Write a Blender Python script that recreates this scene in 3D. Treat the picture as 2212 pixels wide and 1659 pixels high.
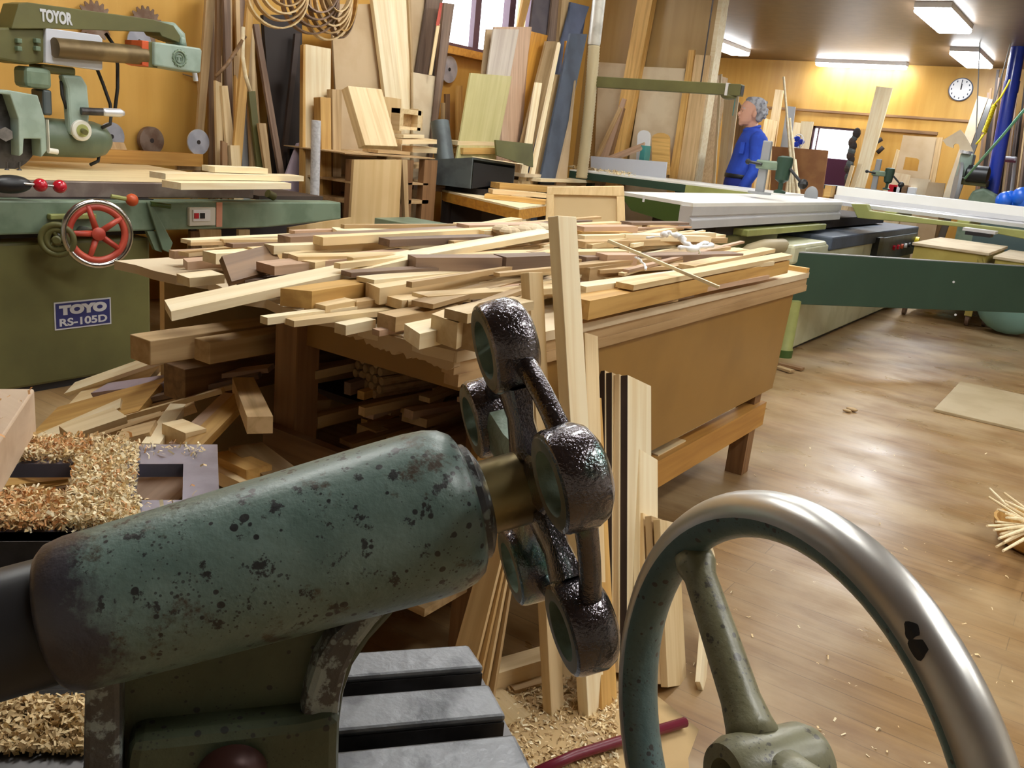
import bpy, bmesh, math, random
from mathutils import Vector, Matrix, Quaternion
V = Vector
rnd = random.Random(7)
S = bpy.context.scene
COL = S.collection
for o in list(bpy.data.objects): bpy.data.objects.remove(o)

# ------------------------------------------------------------------ camera
F_PX, CX, CY, CAM_H = 1900.0, 1106.0, 829.5, 1.2
_roll, _pitch, _yaw = math.atan(.102), math.atan(531/1900.), math.radians(56.7)
FW = V((-math.cos(_yaw), math.sin(_yaw), 0)); RT = V((math.sin(_yaw), math.cos(_yaw), 0)); UP = V((0, 0, 1))
F3 = FW*math.cos(_pitch) - UP*math.sin(_pitch)
U3 = UP*math.cos(_pitch) + FW*math.sin(_pitch)
IX = RT*math.cos(_roll) + U3*math.sin(_roll)
IY = U3*math.cos(_roll) - RT*math.sin(_roll)
CAM = V((0, 0, CAM_H))
cam = bpy.data.cameras.new('camera'); camo = bpy.data.objects.new('camera', cam); COL.objects.link(camo)
cam.sensor_width = 36; cam.lens = 36*F_PX/2212.; cam.clip_start = .02; cam.clip_end = 100
camo.matrix_world = Matrix(((IX.x, IY.x, -F3.x, CAM.x), (IX.y, IY.y, -F3.y, CAM.y), (IX.z, IY.z, -F3.z, CAM.z), (0, 0, 0, 1)))
S.camera = camo

# ------------------------------------------------------------------ world and exposure
S.view_settings.view_transform = 'Standard'; S.view_settings.look = 'None'
S.view_settings.gamma = 1; S.view_settings.use_curve_mapping = False
S.view_settings.exposure = 0.25
w = bpy.data.worlds.new('world'); S.world = w; w.use_nodes = True
w.node_tree.nodes['Background'].inputs[0].default_value = (.86, .93, 1, 1)
w.node_tree.nodes['Background'].inputs[1].default_value = 6.0

# ------------------------------------------------------------------ measuring helpers
def ray(px, py): return F3 + IX*((px-CX)/F_PX) - IY*((py-CY)/F_PX)
def at(px, py, x=None, y=None, z=None, d=None, pl=None):
    r = ray(px, py)
    if x is not None: t = x/r.x
    elif y is not None: t = y/r.y
    elif z is not None: t = (z-CAM_H)/r.z
    elif d is not None: t = d/r.dot(F3)
    else: t = (pl[0]-CAM).dot(pl[1])/r.dot(pl[1])
    return CAM + r*t
def cam_pt(px, py, d): return at(px, py, d=d)

# ------------------------------------------------------------------ materials
def nt(name):
    m = bpy.data.materials.new(name); m.use_nodes = True
    t = m.node_tree; b = t.nodes['Principled BSDF']
    return m, t, b
def N(t, kind, **kw):
    n = t.nodes.new(kind)
    for k, v in kw.items():
        if hasattr(n, k): setattr(n, k, v)
        else: n.inputs[k.replace('_', ' ')].default_value = v
    return n
def ramp(t, pts):
    r = t.nodes.new('ShaderNodeValToRGB'); e = r.color_ramp.elements
    while len(e) < len(pts): e.new(.5)
    for i, (p, c) in enumerate(pts):
        e[i].position = p; e[i].color = (*c, 1) if len(c) == 3 else c
    return r
def mixc(t, fac, a, b, mode='MIX'):
    n = t.nodes.new('ShaderNodeMix'); n.data_type = 'RGBA'; n.blend_type = mode
    for s, v in ((0, fac), (6, a), (7, b)):
        if hasattr(v, 'links') or hasattr(v, 'is_linked'): t.links.new(v, n.inputs[s])
        elif s == 0: n.inputs[0].default_value = v
        else: n.inputs[s].default_value = (*v, 1)
    return n.outputs[2]
def wood(name, c1, c2, sc=1.0, rough=.55, vary=.25, axis='x'):
    m, t, b = nt(name); L = t.links
    tc = N(t, 'ShaderNodeTexCoord'); oi = N(t, 'ShaderNodeObjectInfo')
    mp = N(t, 'ShaderNodeMapping'); mp.inputs['Scale'].default_value = {'x': (1.6*sc, 30*sc, 30*sc), 'y': (30*sc, 1.6*sc, 30*sc), 'z': (30*sc, 30*sc, 1.6*sc)}[axis]
    L.new(tc.outputs['Object'], mp.inputs[0])
    ad = N(t, 'ShaderNodeVectorMath'); ad.operation = 'ADD'
    sc_ = N(t, 'ShaderNodeVectorMath'); sc_.operation = 'SCALE'; sc_.inputs[0].default_value = (37, 91, 53)
    L.new(oi.outputs['Random'], sc_.inputs['Scale']); L.new(mp.outputs[0], ad.inputs[0]); L.new(sc_.outputs[0], ad.inputs[1])
    n1 = N(t, 'ShaderNodeTexNoise'); n1.inputs['Scale'].default_value = 1.2; n1.inputs['Detail'].default_value = 5; n1.inputs['Distortion'].default_value = .6
    L.new(ad.outputs[0], n1.inputs[0])
    r = ramp(t, [(.3, c2), (.62, c1)]); L.new(n1.outputs[0], r.inputs[0])
    n2 = N(t, 'ShaderNodeTexNoise'); n2.inputs['Scale'].default_value = 3.0; n2.inputs['Detail'].default_value = 3
    L.new(tc.outputs['Object'], n2.inputs[0])
    col = mixc(t, .25, r.outputs[0], n2.outputs[0], 'SOFT_LIGHT')
    hs = N(t, 'ShaderNodeHueSaturation')
    mr = N(t, 'ShaderNodeMapRange'); mr.inputs['To Min'].default_value = 1-vary; mr.inputs['To Max'].default_value = 1+vary*.6
    L.new(oi.outputs['Random'], mr.inputs[0]); L.new(mr.outputs[0], hs.inputs['Value']); L.new(col, hs.inputs['Color'])
    L.new(hs.outputs[0], b.inputs['Base Color']); b.inputs['Roughness'].default_value = rough
    bp = N(t, 'ShaderNodeBump'); bp.inputs['Strength'].default_value = .15; bp.inputs['Distance'].default_value = .004
    L.new(n1.outputs[0], bp.inputs['Height']); L.new(bp.outputs[0], b.inputs['Normal'])
    return m
def paint(name, c, rough=.45, metal=0, c2=None, sc=6, lo=.45, hi=.6, bump=0.0, bsc=60, coat=0):
    m, t, b = nt(name); L = t.links
    b.inputs['Roughness'].default_value = rough; b.inputs['Metallic'].default_value = metal
    tc = N(t, 'ShaderNodeTexCoord')
    if c2:
        n1 = N(t, 'ShaderNodeTexNoise'); n1.inputs['Scale'].default_value = sc; n1.inputs['Detail'].default_value = 6
        L.new(tc.outputs['Object'], n1.inputs[0])
        r = ramp(t, [(lo, c), (hi, c2)]); L.new(n1.outputs[0], r.inputs[0]); L.new(r.outputs[0], b.inputs['Base Color'])
    else: b.inputs['Base Color'].default_value = (*c, 1)
    if bump:
        n2 = N(t, 'ShaderNodeTexNoise'); n2.inputs['Scale'].default_value = bsc; n2.inputs['Detail'].default_value = 4
        L.new(tc.outputs['Object'], n2.inputs[0])
        bp = N(t, 'ShaderNodeBump'); bp.inputs['Strength'].default_value = bump; bp.inputs['Distance'].default_value = .004
        L.new(n2.outputs[0], bp.inputs['Height']); L.new(bp.outputs[0], b.inputs['Normal'])
    if coat: b.inputs['Coat Weight'].default_value = coat; b.inputs['Coat Roughness'].default_value = .15
    return m
def emit(name, c, s):
    m, t, b = nt(name); b.inputs['Base Color'].default_value = (*c, 1)
    b.inputs['Emission Color'].default_value = (*c, 1); b.inputs['Emission Strength'].default_value = s
    return m
M = {}
M['pine'] = wood('pale_pine', (.84, .66, .39), (.68, .48, .23), vary=.2)
M['cream'] = wood('cream_lumber', (.93, .81, .56), (.82, .65, .38), vary=.12)
M['oak'] = wood('tan_lumber', (.60, .42, .22), (.42, .27, .12))
M['brown'] = wood('brown_lumber', (.30, .17, .08), (.16, .085, .04))
M['walnut'] = wood('grey_brown_lumber', (.30, .20, .14), (.17, .11, .08))
M['orange'] = wood('orange_stained', (.70, .34, .05), (.52, .22, .03), vary=.1)
M['honey'] = wood('honey_lumber', (.72, .44, .14), (.50, .27, .07), vary=.2)
M['pinkish'] = wood('pinkish_lumber', (.62, .42, .29), (.48, .31, .20), vary=.1)
M['ply'] = wood('plywood', (.70, .50, .25), (.58, .38, .16), sc=.4, vary=.12)
M['mdf'] = paint('fibreboard', (.56, .42, .26), .8, c2=(.50, .36, .21), sc=3)
M['mdfpale'] = paint('pale_fibreboard', (.70, .58, .40), .8, c2=(.62, .49, .32), sc=4)
M['hardboard'] = paint('brown_hardboard', (.33, .15, .055), .6, c2=(.26, .11, .04), sc=5)
M['darkply'] = paint('weathered_bench_panel', (.33, .18, .045), .36, c2=(.21, .105, .028), sc=2.6, lo=.35, hi=.75)
M['brownv'] = wood('brown_lumber_upright', (.27, .14, .06), (.17, .085, .035), vary=.05, axis='z')
M['pinev'] = wood('pale_pine_upright', (.80, .60, .32), (.66, .46, .21), vary=.05, axis='z')
M['piney'] = wood('pale_pine_lengthwise', (.80, .60, .32), (.66, .46, .21), vary=.05, axis='y')
M['oaky'] = wood('tan_lumber_lengthwise', (.55, .37, .19), (.40, .25, .11), vary=.05, axis='y')
M['creamy'] = wood('cream_lumber_lengthwise', (.86, .70, .42), (.74, .55, .29), vary=.05, axis='y')
M['orangey'] = wood('orange_stained_lengthwise', (.56, .29, .065), (.43, .20, .04), vary=.05, axis='y')
M['olive'] = paint('olive_green_paint', (.145, .14, .045), .5, c2=(.09, .085, .028), sc=3, lo=.35, hi=.7)
M['sage'] = paint('sage_green_paint', (.20, .27, .19), .4, c2=(.14, .20, .135), sc=7)
M['sagel'] = paint('pale_sage_paint', (.33, .42, .36), .4, c2=(.26, .34, .28), sc=9)
M['limeolive'] = paint('pale_olive_enamel', (.36, .38, .13), .4, c2=(.29, .31, .10), sc=5)
M['cream_enamel'] = paint('cream_enamel', (.66, .66, .46), .4, c2=(.56, .56, .36), sc=4)
M['dgreen'] = paint('dark_green_panel', (.022, .055, .036), .45, c2=(.03, .07, .045), sc=3, lo=.3, hi=.8)
M['dgreen2'] = paint('forest_green_enamel', (.05, .10, .02), .4)
M['alu'] = paint('aluminium', (.76, .77, .80), .38, .5, c2=(.72, .73, .76), sc=5)
M['white_top'] = paint('white_table_top', (.88, .88, .85), .35, c2=(.85, .85, .81), sc=4)
M['steel'] = paint('steel', (.55, .55, .56), .32, .9, c2=(.40, .40, .42), sc=25)
M['blade'] = paint('bright_blade_steel', (.62, .66, .78), .3, .45, c2=(.48, .52, .64), sc=10)
M['chrome'] = paint('polished_steel', (.72, .71, .69), .2, 1.0, c2=(.60, .58, .55), sc=14)
M['iron'] = paint('dark_iron', (.09, .085, .085), .45, .7, c2=(.05, .045, .045), sc=18)
M['black'] = paint('black_plastic', (.016, .016, .018), .4)
M['dgrey'] = paint('dark_grey_sheet_metal', (.10, .12, .125), .45, .3, c2=(.075, .085, .09), sc=9)
M['bluegrey'] = paint('blue_grey_board', (.075, .095, .135), .55, c2=(.06, .075, .105), sc=6)
M['grey'] = paint('grey_paint', (.30, .31, .32), .5)
M['red'] = paint('glossy_red_plastic', (.55, .012, .03), .18, coat=.5)
M['redpaint'] = paint('red_paint', (.55, .085, .05), .4, c2=(.42, .05, .03), sc=10)
M['orangered'] = paint('orange_red_enamel', (.62, .10, .03), .4)
M['blue'] = paint('blue_paint', (.015, .045, .42), .25, coat=.4)
M['bluebag'] = paint('bright_blue_plastic', (.01, .12, .65), .35, bump=.5, bsc=18)
M['teal'] = paint('teal_paint', (.06, .28, .27), .5)
M['yellow'] = paint('yellow_plastic', (.85, .68, .02), .4)
M['greencord'] = paint('green_cord', (.15, .42, .27), .5)
M['white'] = paint('white_paint', (.85, .86, .88), .5)
M['whiteplastic'] = paint('off_white_plastic', (.72, .70, .62), .4)
M['lilac'] = paint('lilac_grey_board', (.42, .34, .40), .6, c2=(.36, .29, .35), sc=4)
M['palegrey'] = paint('pale_grey_laminate', (.60, .62, .68), .45)
M['hose'] = paint('tan_hose', (.44, .36, .21), .55)
M['duct'] = paint('galvanised_duct', (.60, .58, .52), .4, .35, c2=(.45, .43, .38), sc=10)
M['rubber'] = paint('black_rubber', (.015, .014, .013), .6)
M['navy'] = paint('navy_plate', (.03, .035, .14), .35)
M['letter'] = paint('silver_lettering', (.62, .63, .66), .4, .3)
M['maroon'] = paint('maroon_cable', (.16, .012, .03), .35)
M['foam'] = paint('white_packing_film', (.86, .88, .92), .35, bump=.6, bsc=25)
M['shirt'] = paint('blue_work_shirt', (.015, .055, .42), .8, c2=(.02, .075, .52), sc=10)
M['trouser'] = paint('navy_work_trousers', (.015, .03, .26), .8)
M['skin'] = paint('skin', (.62, .33, .23), .5)
M['hair'] = paint('grey_hair', (.40, .40, .43), .7, c2=(.20, .20, .22), sc=30, bump=.6, bsc=80)
M['dark'] = paint('dark_brown_and_edge_shade', (.045, .028, .022), .6, c2=(.06, .038, .03), sc=4)
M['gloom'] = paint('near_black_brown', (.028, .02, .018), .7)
M['rust'] = paint('rusty_steel', (.20, .12, .08), .6, .5, c2=(.30, .22, .17), sc=10)
M['glass'] = None

# ------------------------------------------------------------------ mesh builder
ORG = {}
class MB:
    def __init__(s): s.v = []; s.f = []; s.m = []; s.mi = 0
    def add(s, vs, fs):
        b = len(s.v); s.v += [V(p) for p in vs]; s.f += [[i+b for i in f] for f in fs]; s.m += [s.mi]*len(fs)
        return s
    def box(s, c, d, R=None):
        c = V(c); x, y, z = d[0]/2, d[1]/2, d[2]/2
        P = [V((a*x, b*y, e*z)) for a in (-1, 1) for b in (-1, 1) for e in (-1, 1)]
        if R is not None: P = [R @ p for p in P]
        return s.add([c+p for p in P], [(0, 1, 3, 2), (4, 6, 7, 5), (0, 4, 5, 1), (2, 3, 7, 6), (0, 2, 6, 4), (1, 5, 7, 3)])
    def bb(s, a, b): 
        a = V(a); b = V(b); return s.box((a+b)/2, [abs(q) for q in (b-a)])
    def ring(s, c, ax, r, n=20, ref=None):
        ax = V(ax).normalized(); u = (V(ref) if ref is not None else (V((0, 0, 1)) if abs(ax.z) < .9 else V((1, 0, 0))))
        u = (u - ax*u.dot(ax)).normalized(); w_ = ax.cross(u)
        return [V(c) + (u*math.cos(2*math.pi*i/n) + w_*math.sin(2*math.pi*i/n))*r for i in range(n)]
    def loft(s, rings, cap=True, close=False):
        n = len(rings[0]); vs = [p for r in rings for p in r]; fs = []
        k = len(rings)
        for j in range(k if close else k-1):
            for i in range(n):
                a, b = j*n+i, j*n+(i+1) % n; c_, d_ = ((j+1) % k)*n+(i+1) % n, ((j+1) % k)*n+i
                fs.append((a, b, c_, d_))
        if cap and not close: fs += [tuple(range(n-1, -1, -1)), tuple(range((k-1)*n, k*n))]
        return s.add(vs, fs)
    def cyl(s, p, q, r, r2=None, n=20, cap=True):
        p = V(p); q = V(q); ax = q-p
        return s.loft([s.ring(p, ax, r, n), s.ring(q, ax, r if r2 is None else r2, n)], cap)
    def lathe(s, p, ax, prof, n=28, cap=True):      # prof: (distance along axis, radius)
        ax = V(ax).normalized(); p = V(p)
        return s.loft([s.ring(p+ax*a, ax, max(r, 1e-4), n) for a, r in prof], cap)
    def tube(s, pts, r, n=10, cap=True, rs=None, close=False):
        pts = [V(p) for p in pts]; R = []; prev = None
        for i, p in enumerate(pts):
            if close: d = pts[(i+1) % len(pts)]-pts[i-1]
            else: d = pts[min(i+1, len(pts)-1)] - pts[max(i-1, 0)]
            d.normalize()
            if prev is None: u = V((0, 0, 1)) if abs(d.z) < .9 else V((1, 0, 0))
            else: u = prev
            u = (u-d*u.dot(d)).normalized(); prev = u; w_ = d.cross(u)
            rr = rs[i] if rs else r
            R.append([p+(u*math.cos(2*math.pi*k/n)+w_*math.sin(2*math.pi*k/n))*rr for k in range(n)])
        return s.loft(R, cap, close)
    def prism(s, poly, h):                          # planar polygon of 3-D points extruded along h
        n = len(poly); P = [V(p) for p in poly]; h = V(h)
        fs = [tuple(range(n)), tuple(range(2*n-1, n-1, -1))]+[((i+1) % n, i, i+n, (i+1) % n+n) for i in range(n)]
        return s.add(P+[p+h for p in P], fs)
    def ball(s, c, r, n=16, k=9, sc=(1, 1, 1), R=None):
        c = V(c); rings = []
        for j in range(1, k):
            a = math.pi*j/k
            ring = []
            for i in range(n):
                p = V((math.sin(a)*math.cos(2*math.pi*i/n)*sc[0], math.sin(a)*math.sin(2*math.pi*i/n)*sc[1], math.cos(a)*sc[2]))*r
                ring.append(c+(R @ p if R else p))
            rings.append(ring)
        vs = [p for q in rings for p in q]; t_ = V((0, 0, r*sc[2])); t_ = R @ t_ if R else t_
        vs += [c+t_, c-t_]; fs = []
        for j in range(k-2):
            for i in range(n): fs.append((j*n+i, (j+1)*n+i, (j+1)*n+(i+1) % n, j*n+(i+1) % n))
        T = len(vs)-2
        for i in range(n): fs += [(T, i, (i+1) % n), (T+1, (k-2)*n+(i+1) % n, (k-2)*n+i)]
        return s.add(vs, fs)
    def torus(s, c, ax, R, r, n=40, k=12, a0=0, a1=2*math.pi, ref=None):
        ax = V(ax).normalized(); u = V(ref) if ref is not None else (V((0, 0, 1)) if abs(ax.z) < .9 else V((1, 0, 0)))
        u = (u-ax*u.dot(ax)).normalized(); w_ = ax.cross(u); full = abs(a1-a0-2*math.pi) < 1e-6; rings = []
        for i in range(n if full else n+1):
            t = a0+(a1-a0)*i/n; o = u*math.cos(t)+w_*math.sin(t)
            rings.append([V(c)+o*(R+r*math.cos(2*math.pi*j/k))+ax*r*math.sin(2*math.pi*j/k) for j in range(k)])
        return s.loft(rings, True, full)
    def build(s, name, mat, parent=None, org=None, smooth=False, bevel=0, sub=0, auto=None, Mx=None):
        me = bpy.data.meshes.new(name)
        if Mx is not None: inv = Mx.inverted(); vs = [inv @ p for p in s.v]; org = Mx.translation
        else:
            if parent is not None: org = ORG.get(parent.name, V((0, 0, 0)))
            elif org is None:
                lo = [min(p[i] for p in s.v) for i in range(3)]; hi = [max(p[i] for p in s.v) for i in range(3)]
                org = V(((lo[0]+hi[0])/2, (lo[1]+hi[1])/2, lo[2]))
            org = V(org); vs = [p-org for p in s.v]
        me.from_pydata([tuple(p) for p in vs], [], s.f)
        for mm in (mat if isinstance(mat, (list, tuple)) else [mat]): me.materials.append(M[mm] if isinstance(mm, str) else mm)
        me.polygons.foreach_set('material_index', s.m)
        bm = bmesh.new(); bm.from_mesh(me); bmesh.ops.recalc_face_normals(bm, faces=bm.faces); bm.to_mesh(me); bm.free()
        if smooth:
            me.polygons.foreach_set('use_smooth', [True]*len(me.polygons))
            if auto is not None: me.set_sharp_from_angle(angle=math.radians(auto))
        o = bpy.data.objects.new(name, me); COL.objects.link(o)
        if Mx is not None: o.matrix_world = Mx
        elif parent is not None: o.parent = parent
        else: o.location = org
        ORG[o.name] = V(org)
        if bevel:
            b = o.modifiers.new('bevel', 'BEVEL'); b.width = bevel; b.segments = 2; b.limit_method = 'ANGLE'; b.angle_limit = math.radians(40)
        if sub:
            q = o.modifiers.new('sub', 'SUBSURF'); q.levels = sub; q.render_levels = sub
        return o
def empty(name, loc, label, cat, group=None):
    o = bpy.data.objects.new(name, None); COL.objects.link(o); o.location = loc; o.empty_display_size = .05
    ORG[o.name] = V(loc); return tag(o, label, cat, group)
def tag(o, label, cat, group=None, kind=None):
    o['label'] = label; o['category'] = cat
    if group: o['group'] = group
    if kind: o['kind'] = kind
    return o
def struct(o): o['kind'] = 'structure'; return o
def frame(p, xdir, zdir):
    x = V(xdir).normalized(); z = V(zdir); z = (z-x*z.dot(x)).normalized(); y = z.cross(x)
    return Matrix(((x.x, y.x, z.x, p.x), (x.y, y.y, z.y, p.y), (x.z, y.z, z.z, p.z), (0, 0, 0, 1)))
def board_mesh(L, w, t, ang1=0, ang2=0, mb=None):
    """box with length along local x from 0 to L, top face at z=0, optional mitred ends"""
    a, b = w*math.tan(ang1)/2, w*math.tan(ang2)/2
    h = w/2
    vs = [(-a, -h, -t), (a, h, -t), (-a, -h, 0), (a, h, 0), (L-b, -h, -t), (L+b, h, -t), (L-b, -h, 0), (L+b, h, 0)]
    return (mb or MB()).add(vs, [(0, 2, 3, 1), (4, 5, 7, 6), (0, 4, 6, 2), (1, 3, 7, 5), (0, 1, 5, 4), (2, 6, 7, 3)])
def plank(name, label, cat, p, q, w_, t, mat, up=(0, 0, 1), group=None, tilt=0, a1=0, a2=0, bev=0):
    p = V(p); q = V(q); d = q-p; Mx = frame(p, d, up)
    if tilt: Mx = Mx @ Matrix.Rotation(tilt, 4, 'X')
    o = board_mesh(d.length, w_, t, a1, a2); ob = MB(); ob.v = [Mx @ v for v in o.v]; ob.f = o.f; ob.m = o.m
    r = ob.build(name, mat, Mx=Mx, bevel=bev)
    return tag(r, label, cat, group)
def slab(name, label, cat, px, pl, t, mat, zb=None, group=None, parent=None, bev=0):
    """flat board whose visible face has the corners px (bottom-left, bottom-right, top-right, top-left) on plane pl=(point, normal);
    the foot is carried on down to zb; thickness goes away from the viewer"""
    P = [at(a, b, pl=pl) for a, b in px]
    if zb is not None:
        for i, j in ((0, -1), (1, 2)):
            e = P[j]-P[i]; P[i] = P[i]+e*((zb-P[i].z)/e.z)
    n = V(pl[1]).normalized()
    if n.dot(P[0]-CAM) < 0: n = -n
    x = (P[-1]+P[2]-P[0]-P[1]); Mx = frame((P[0]+P[1])/2, x, -n)
    mb = MB().prism(P, n*t)
    if parent is not None: return mb.build(name, mat, parent, bevel=bev)
    return tag(mb.build(name, mat, Mx=Mx, bevel=bev), label, cat, group)
def txt(parent, body, p, xd, yd, size, mat, name='lettering', depth=.001, fit=None, bold=0):
    c = bpy.data.curves.new(name, 'FONT'); c.body = body; c.size = size; c.extrude = depth; c.align_x = 'CENTER'; c.align_y = 'CENTER'; c.offset = bold
    tmp = bpy.data.objects.new(name, c); COL.objects.link(tmp)
    me = bpy.data.meshes.new_from_object(tmp.evaluated_get(bpy.context.evaluated_depsgraph_get()))
    COL.objects.unlink(tmp); bpy.data.objects.remove(tmp)
    xd = V(xd).normalized(); yd = V(yd); yd = (yd-xd*yd.dot(xd)).normalized(); zd = xd.cross(yd)
    xs = [v.co.x for v in me.vertices]; ys = [v.co.y for v in me.vertices]
    sx = sy = 1
    if fit: sx = fit[0]/(max(xs)-min(xs)); sy = fit[1]/(max(ys)-min(ys))
    mx, my = (max(xs)+min(xs))/2, (max(ys)+min(ys))/2
    og = ORG[parent.name]
    for v in me.vertices: v.co = V(p)-og+xd*(v.co.x-mx)*sx+yd*(v.co.y-my)*sy+zd*v.co.z
    me.materials.clear(); me.materials.append(M[mat])
    o = bpy.data.objects.new(name, me); COL.objects.link(o); o.parent = parent; ORG[o.name] = V(og)
    return o
def lerp(a, b, t): return a+(b-a)*t
A_, B_ = V((0, 1, 0)), V((1, 0, 0))
# ================================================================== ROOM
def floor_mat():
    m, t, b = nt('worn_floorboards'); L = t.links
    tc = N(t, 'ShaderNodeTexCoord')
    br = N(t, 'ShaderNodeTexBrick'); br.offset = .37; br.inputs['Scale'].default_value = 1; br.inputs['Mortar Size'].default_value = .0016
    br.inputs['Brick Width'].default_value = 1.9; br.inputs['Row Height'].default_value = .088; br.inputs['Mortar Smooth'].default_value = .4
    br.inputs['Color1'].default_value = (.25, .145, .058, 1); br.inputs['Color2'].default_value = (.31, .185, .078, 1); br.inputs['Mortar'].default_value = (.14, .08, .035, 1)
    L.new(tc.outputs['Object'], br.inputs[0])
    mp = N(t, 'ShaderNodeMapping'); mp.inputs['Scale'].default_value = (1.5, 22, 1); L.new(tc.outputs['Object'], mp.inputs[0])
    n1 = N(t, 'ShaderNodeTexNoise'); n1.inputs['Scale'].default_value = 2; n1.inputs['Detail'].default_value = 6; L.new(mp.outputs[0], n1.inputs[0])
    c1 = mixc(t, .5, br.outputs[0], n1.outputs[0], 'SOFT_LIGHT')
    mp2 = N(t, 'ShaderNodeMapping'); mp2.inputs['Scale'].default_value = (.9, 1.6, 1); L.new(tc.outputs['Object'], mp2.inputs[0])
    n2 = N(t, 'ShaderNodeTexNoise'); n2.inputs['Scale'].default_value = 1.7; n2.inputs['Detail'].default_value = 7; n2.inputs['Roughness'].default_value = .6; L.new(mp2.outputs[0], n2.inputs[0])
    r2 = ramp(t, [(.42, (0, 0, 0)), (.66, (1, 1, 1))]); L.new(n2.outputs[0], r2.inputs[0])
    c2 = mixc(t, r2.outputs[0], c1, (.42, .30, .165))
    n3 = N(t, 'ShaderNodeTexNoise'); n3.inputs['Scale'].default_value = 3.1; n3.inputs['Detail'].default_value = 5; L.new(mp2.outputs[0], n3.inputs[0])
    r3 = ramp(t, [(.55, (1, 1, 1)), (.75, (.62, .50, .40))]); L.new(n3.outputs[0], r3.inputs[0])
    c3 = mixc(t, .8, c2, r3.outputs[0], 'MULTIPLY')
    L.new(c3, b.inputs['Base Color'])
    rr = ramp(t, [(.3, (.24,)*3), (.7, (.46,)*3)]); L.new(n3.outputs[0], rr.inputs[0]); L.new(rr.outputs[0], b.inputs['Roughness'])
    bp = N(t, 'ShaderNodeBump'); bp.inputs['Strength'].default_value = .25; bp.inputs['Distance'].default_value = .003
    L.new(n1.outputs[0], bp.inputs['Height']); L.new(bp.outputs[0], b.inputs['Normal'])
    return m
def wall_mat(name, c, c2, vert=True):
    m, t, b = nt(name); L = t.links; tc = N(t, 'ShaderNodeTexCoord')
    mp = N(t, 'ShaderNodeMapping'); mp.inputs['Scale'].default_value = (4, 4, .35); L.new(tc.outputs['Object'], mp.inputs[0])
    n = N(t, 'ShaderNodeTexNoise'); n.inputs['Scale'].default_value = 2; n.inputs['Detail'].default_value = 6; n.inputs['Distortion'].default_value = .5
    L.new(mp.outputs[0], n.inputs[0]); r = ramp(t, [(.35, c), (.7, c2)]); L.new(n.outputs[0], r.inputs[0]); L.new(r.outputs[0], b.inputs['Base Color'])
    b.inputs['Roughness'].default_value = .42
    return m
M['floor'] = floor_mat()
M['yellowwall'] = wall_mat('yellow_varnished_plywood', (.72, .42, .10), (.64, .35, .07))
M['backwall'] = wall_mat('honey_varnished_plywood', (.62, .36, .085), (.52, .28, .055))
M['partwall'] = wall_mat('tan_plywood', (.48, .32, .13), (.40, .25, .09))
M['ceil'] = wall_mat('brown_ceiling_board', (.15, .095, .055), (.11, .07, .04))
def glass_mat():
    m, t, b = nt('window_glass'); o = t.nodes['Material Output']
    tr = N(t, 'ShaderNodeBsdfTransparent'); gl = N(t, 'ShaderNodeBsdfGlossy'); gl.inputs['Roughness'].default_value = .05
    mx = N(t, 'ShaderNodeMixShader'); mx.inputs[0].default_value = .06
    t.links.new(tr.outputs[0], mx.inputs[1]); t.links.new(gl.outputs[0], mx.inputs[2]); t.links.new(mx.outputs[0], o.inputs[0])
    return m
M['glass'] = glass_mat()

XW, YP, YB, ZC, ZN = -4.9, 8.2, 13.3, 2.65, 3.4
XP = -3.52                                   # free end of the partition
XR, YF, XL2 = 4.5, -3.5, -5.7
struct(MB().bb((XL2, YF, -.1), (XR, YB+.15, 0)).build('floor', 'floor', org=(0, 0, 0)))
struct(MB().bb((XW-.15, YF, ZN), (XR, 7.5, ZN+.1)).build('ceiling', 'ceil'))
struct(MB().bb((XP, 7.4, ZC), (XR, YB+.15, ZN+.1)).bb((XL2, YP, ZC), (XP, YB+.15, ZN+.1)).bb((XW-.15, 7.4, ZN), (XP, YP, ZN+.1)).build('ceiling_far', 'ceil'))
wy0, wy1, wz0, wz1 = 5.80, 7.25, 1.86, 2.95
wl = MB().bb((XW-.12, YF, 0), (XW, wy0, ZN)).bb((XW-.12, wy1, 0), (XW, YP+.1, ZN)).bb((XW-.12, wy0, 0), (XW, wy1, wz0)).bb((XW-.12, wy0, wz1), (XW, wy1, ZN))
struct(wl.build('wall_left', 'yellowwall'))
M['palewall'] = wall_mat('pale_plaster', (.66, .62, .54), (.60, .56, .48))
struct(MB().bb((XR, YF, 0), (XR+.1, YB, ZN)).build('wall_right', 'palewall'))
struct(MB().bb((XW, YF-.1, 0), (XR, YF, ZN)).build('wall_front', 'palewall'))
struct(MB().bb((XW, YP, 0), (XP, YP+.1, ZN)).build('wall_partition', 'partwall'))
struct(MB().bb((XL2-.1, YP, 0), (XL2, YB, ZC)).bb((XL2, YP, 0), (XW, YP+.1, ZC)).build('wall_recess', 'partwall'))
g0, g1, h0, h1 = -4.02, -3.42, 1.27, 1.78
wb = MB().bb((XL2, YB, 0), (g0, YB+.12, ZC)).bb((g1, YB, 0), (XR, YB+.12, ZC)).bb((g0, YB, 0), (g1, YB+.12, h0)).bb((g0, YB, h1), (g1, YB+.12, ZC))
struct(wb.build('wall_back', 'backwall'))
struct(MB().bb((-5.2, YB-.025, 1.97), (-1.85, YB, 2.0)).build('trim_1', 'brown'))
struct(MB().bb((-3.15, YB-.04, 1.78), (-2.35, YB, 1.82)).build('trim_2', 'brown'))
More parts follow.
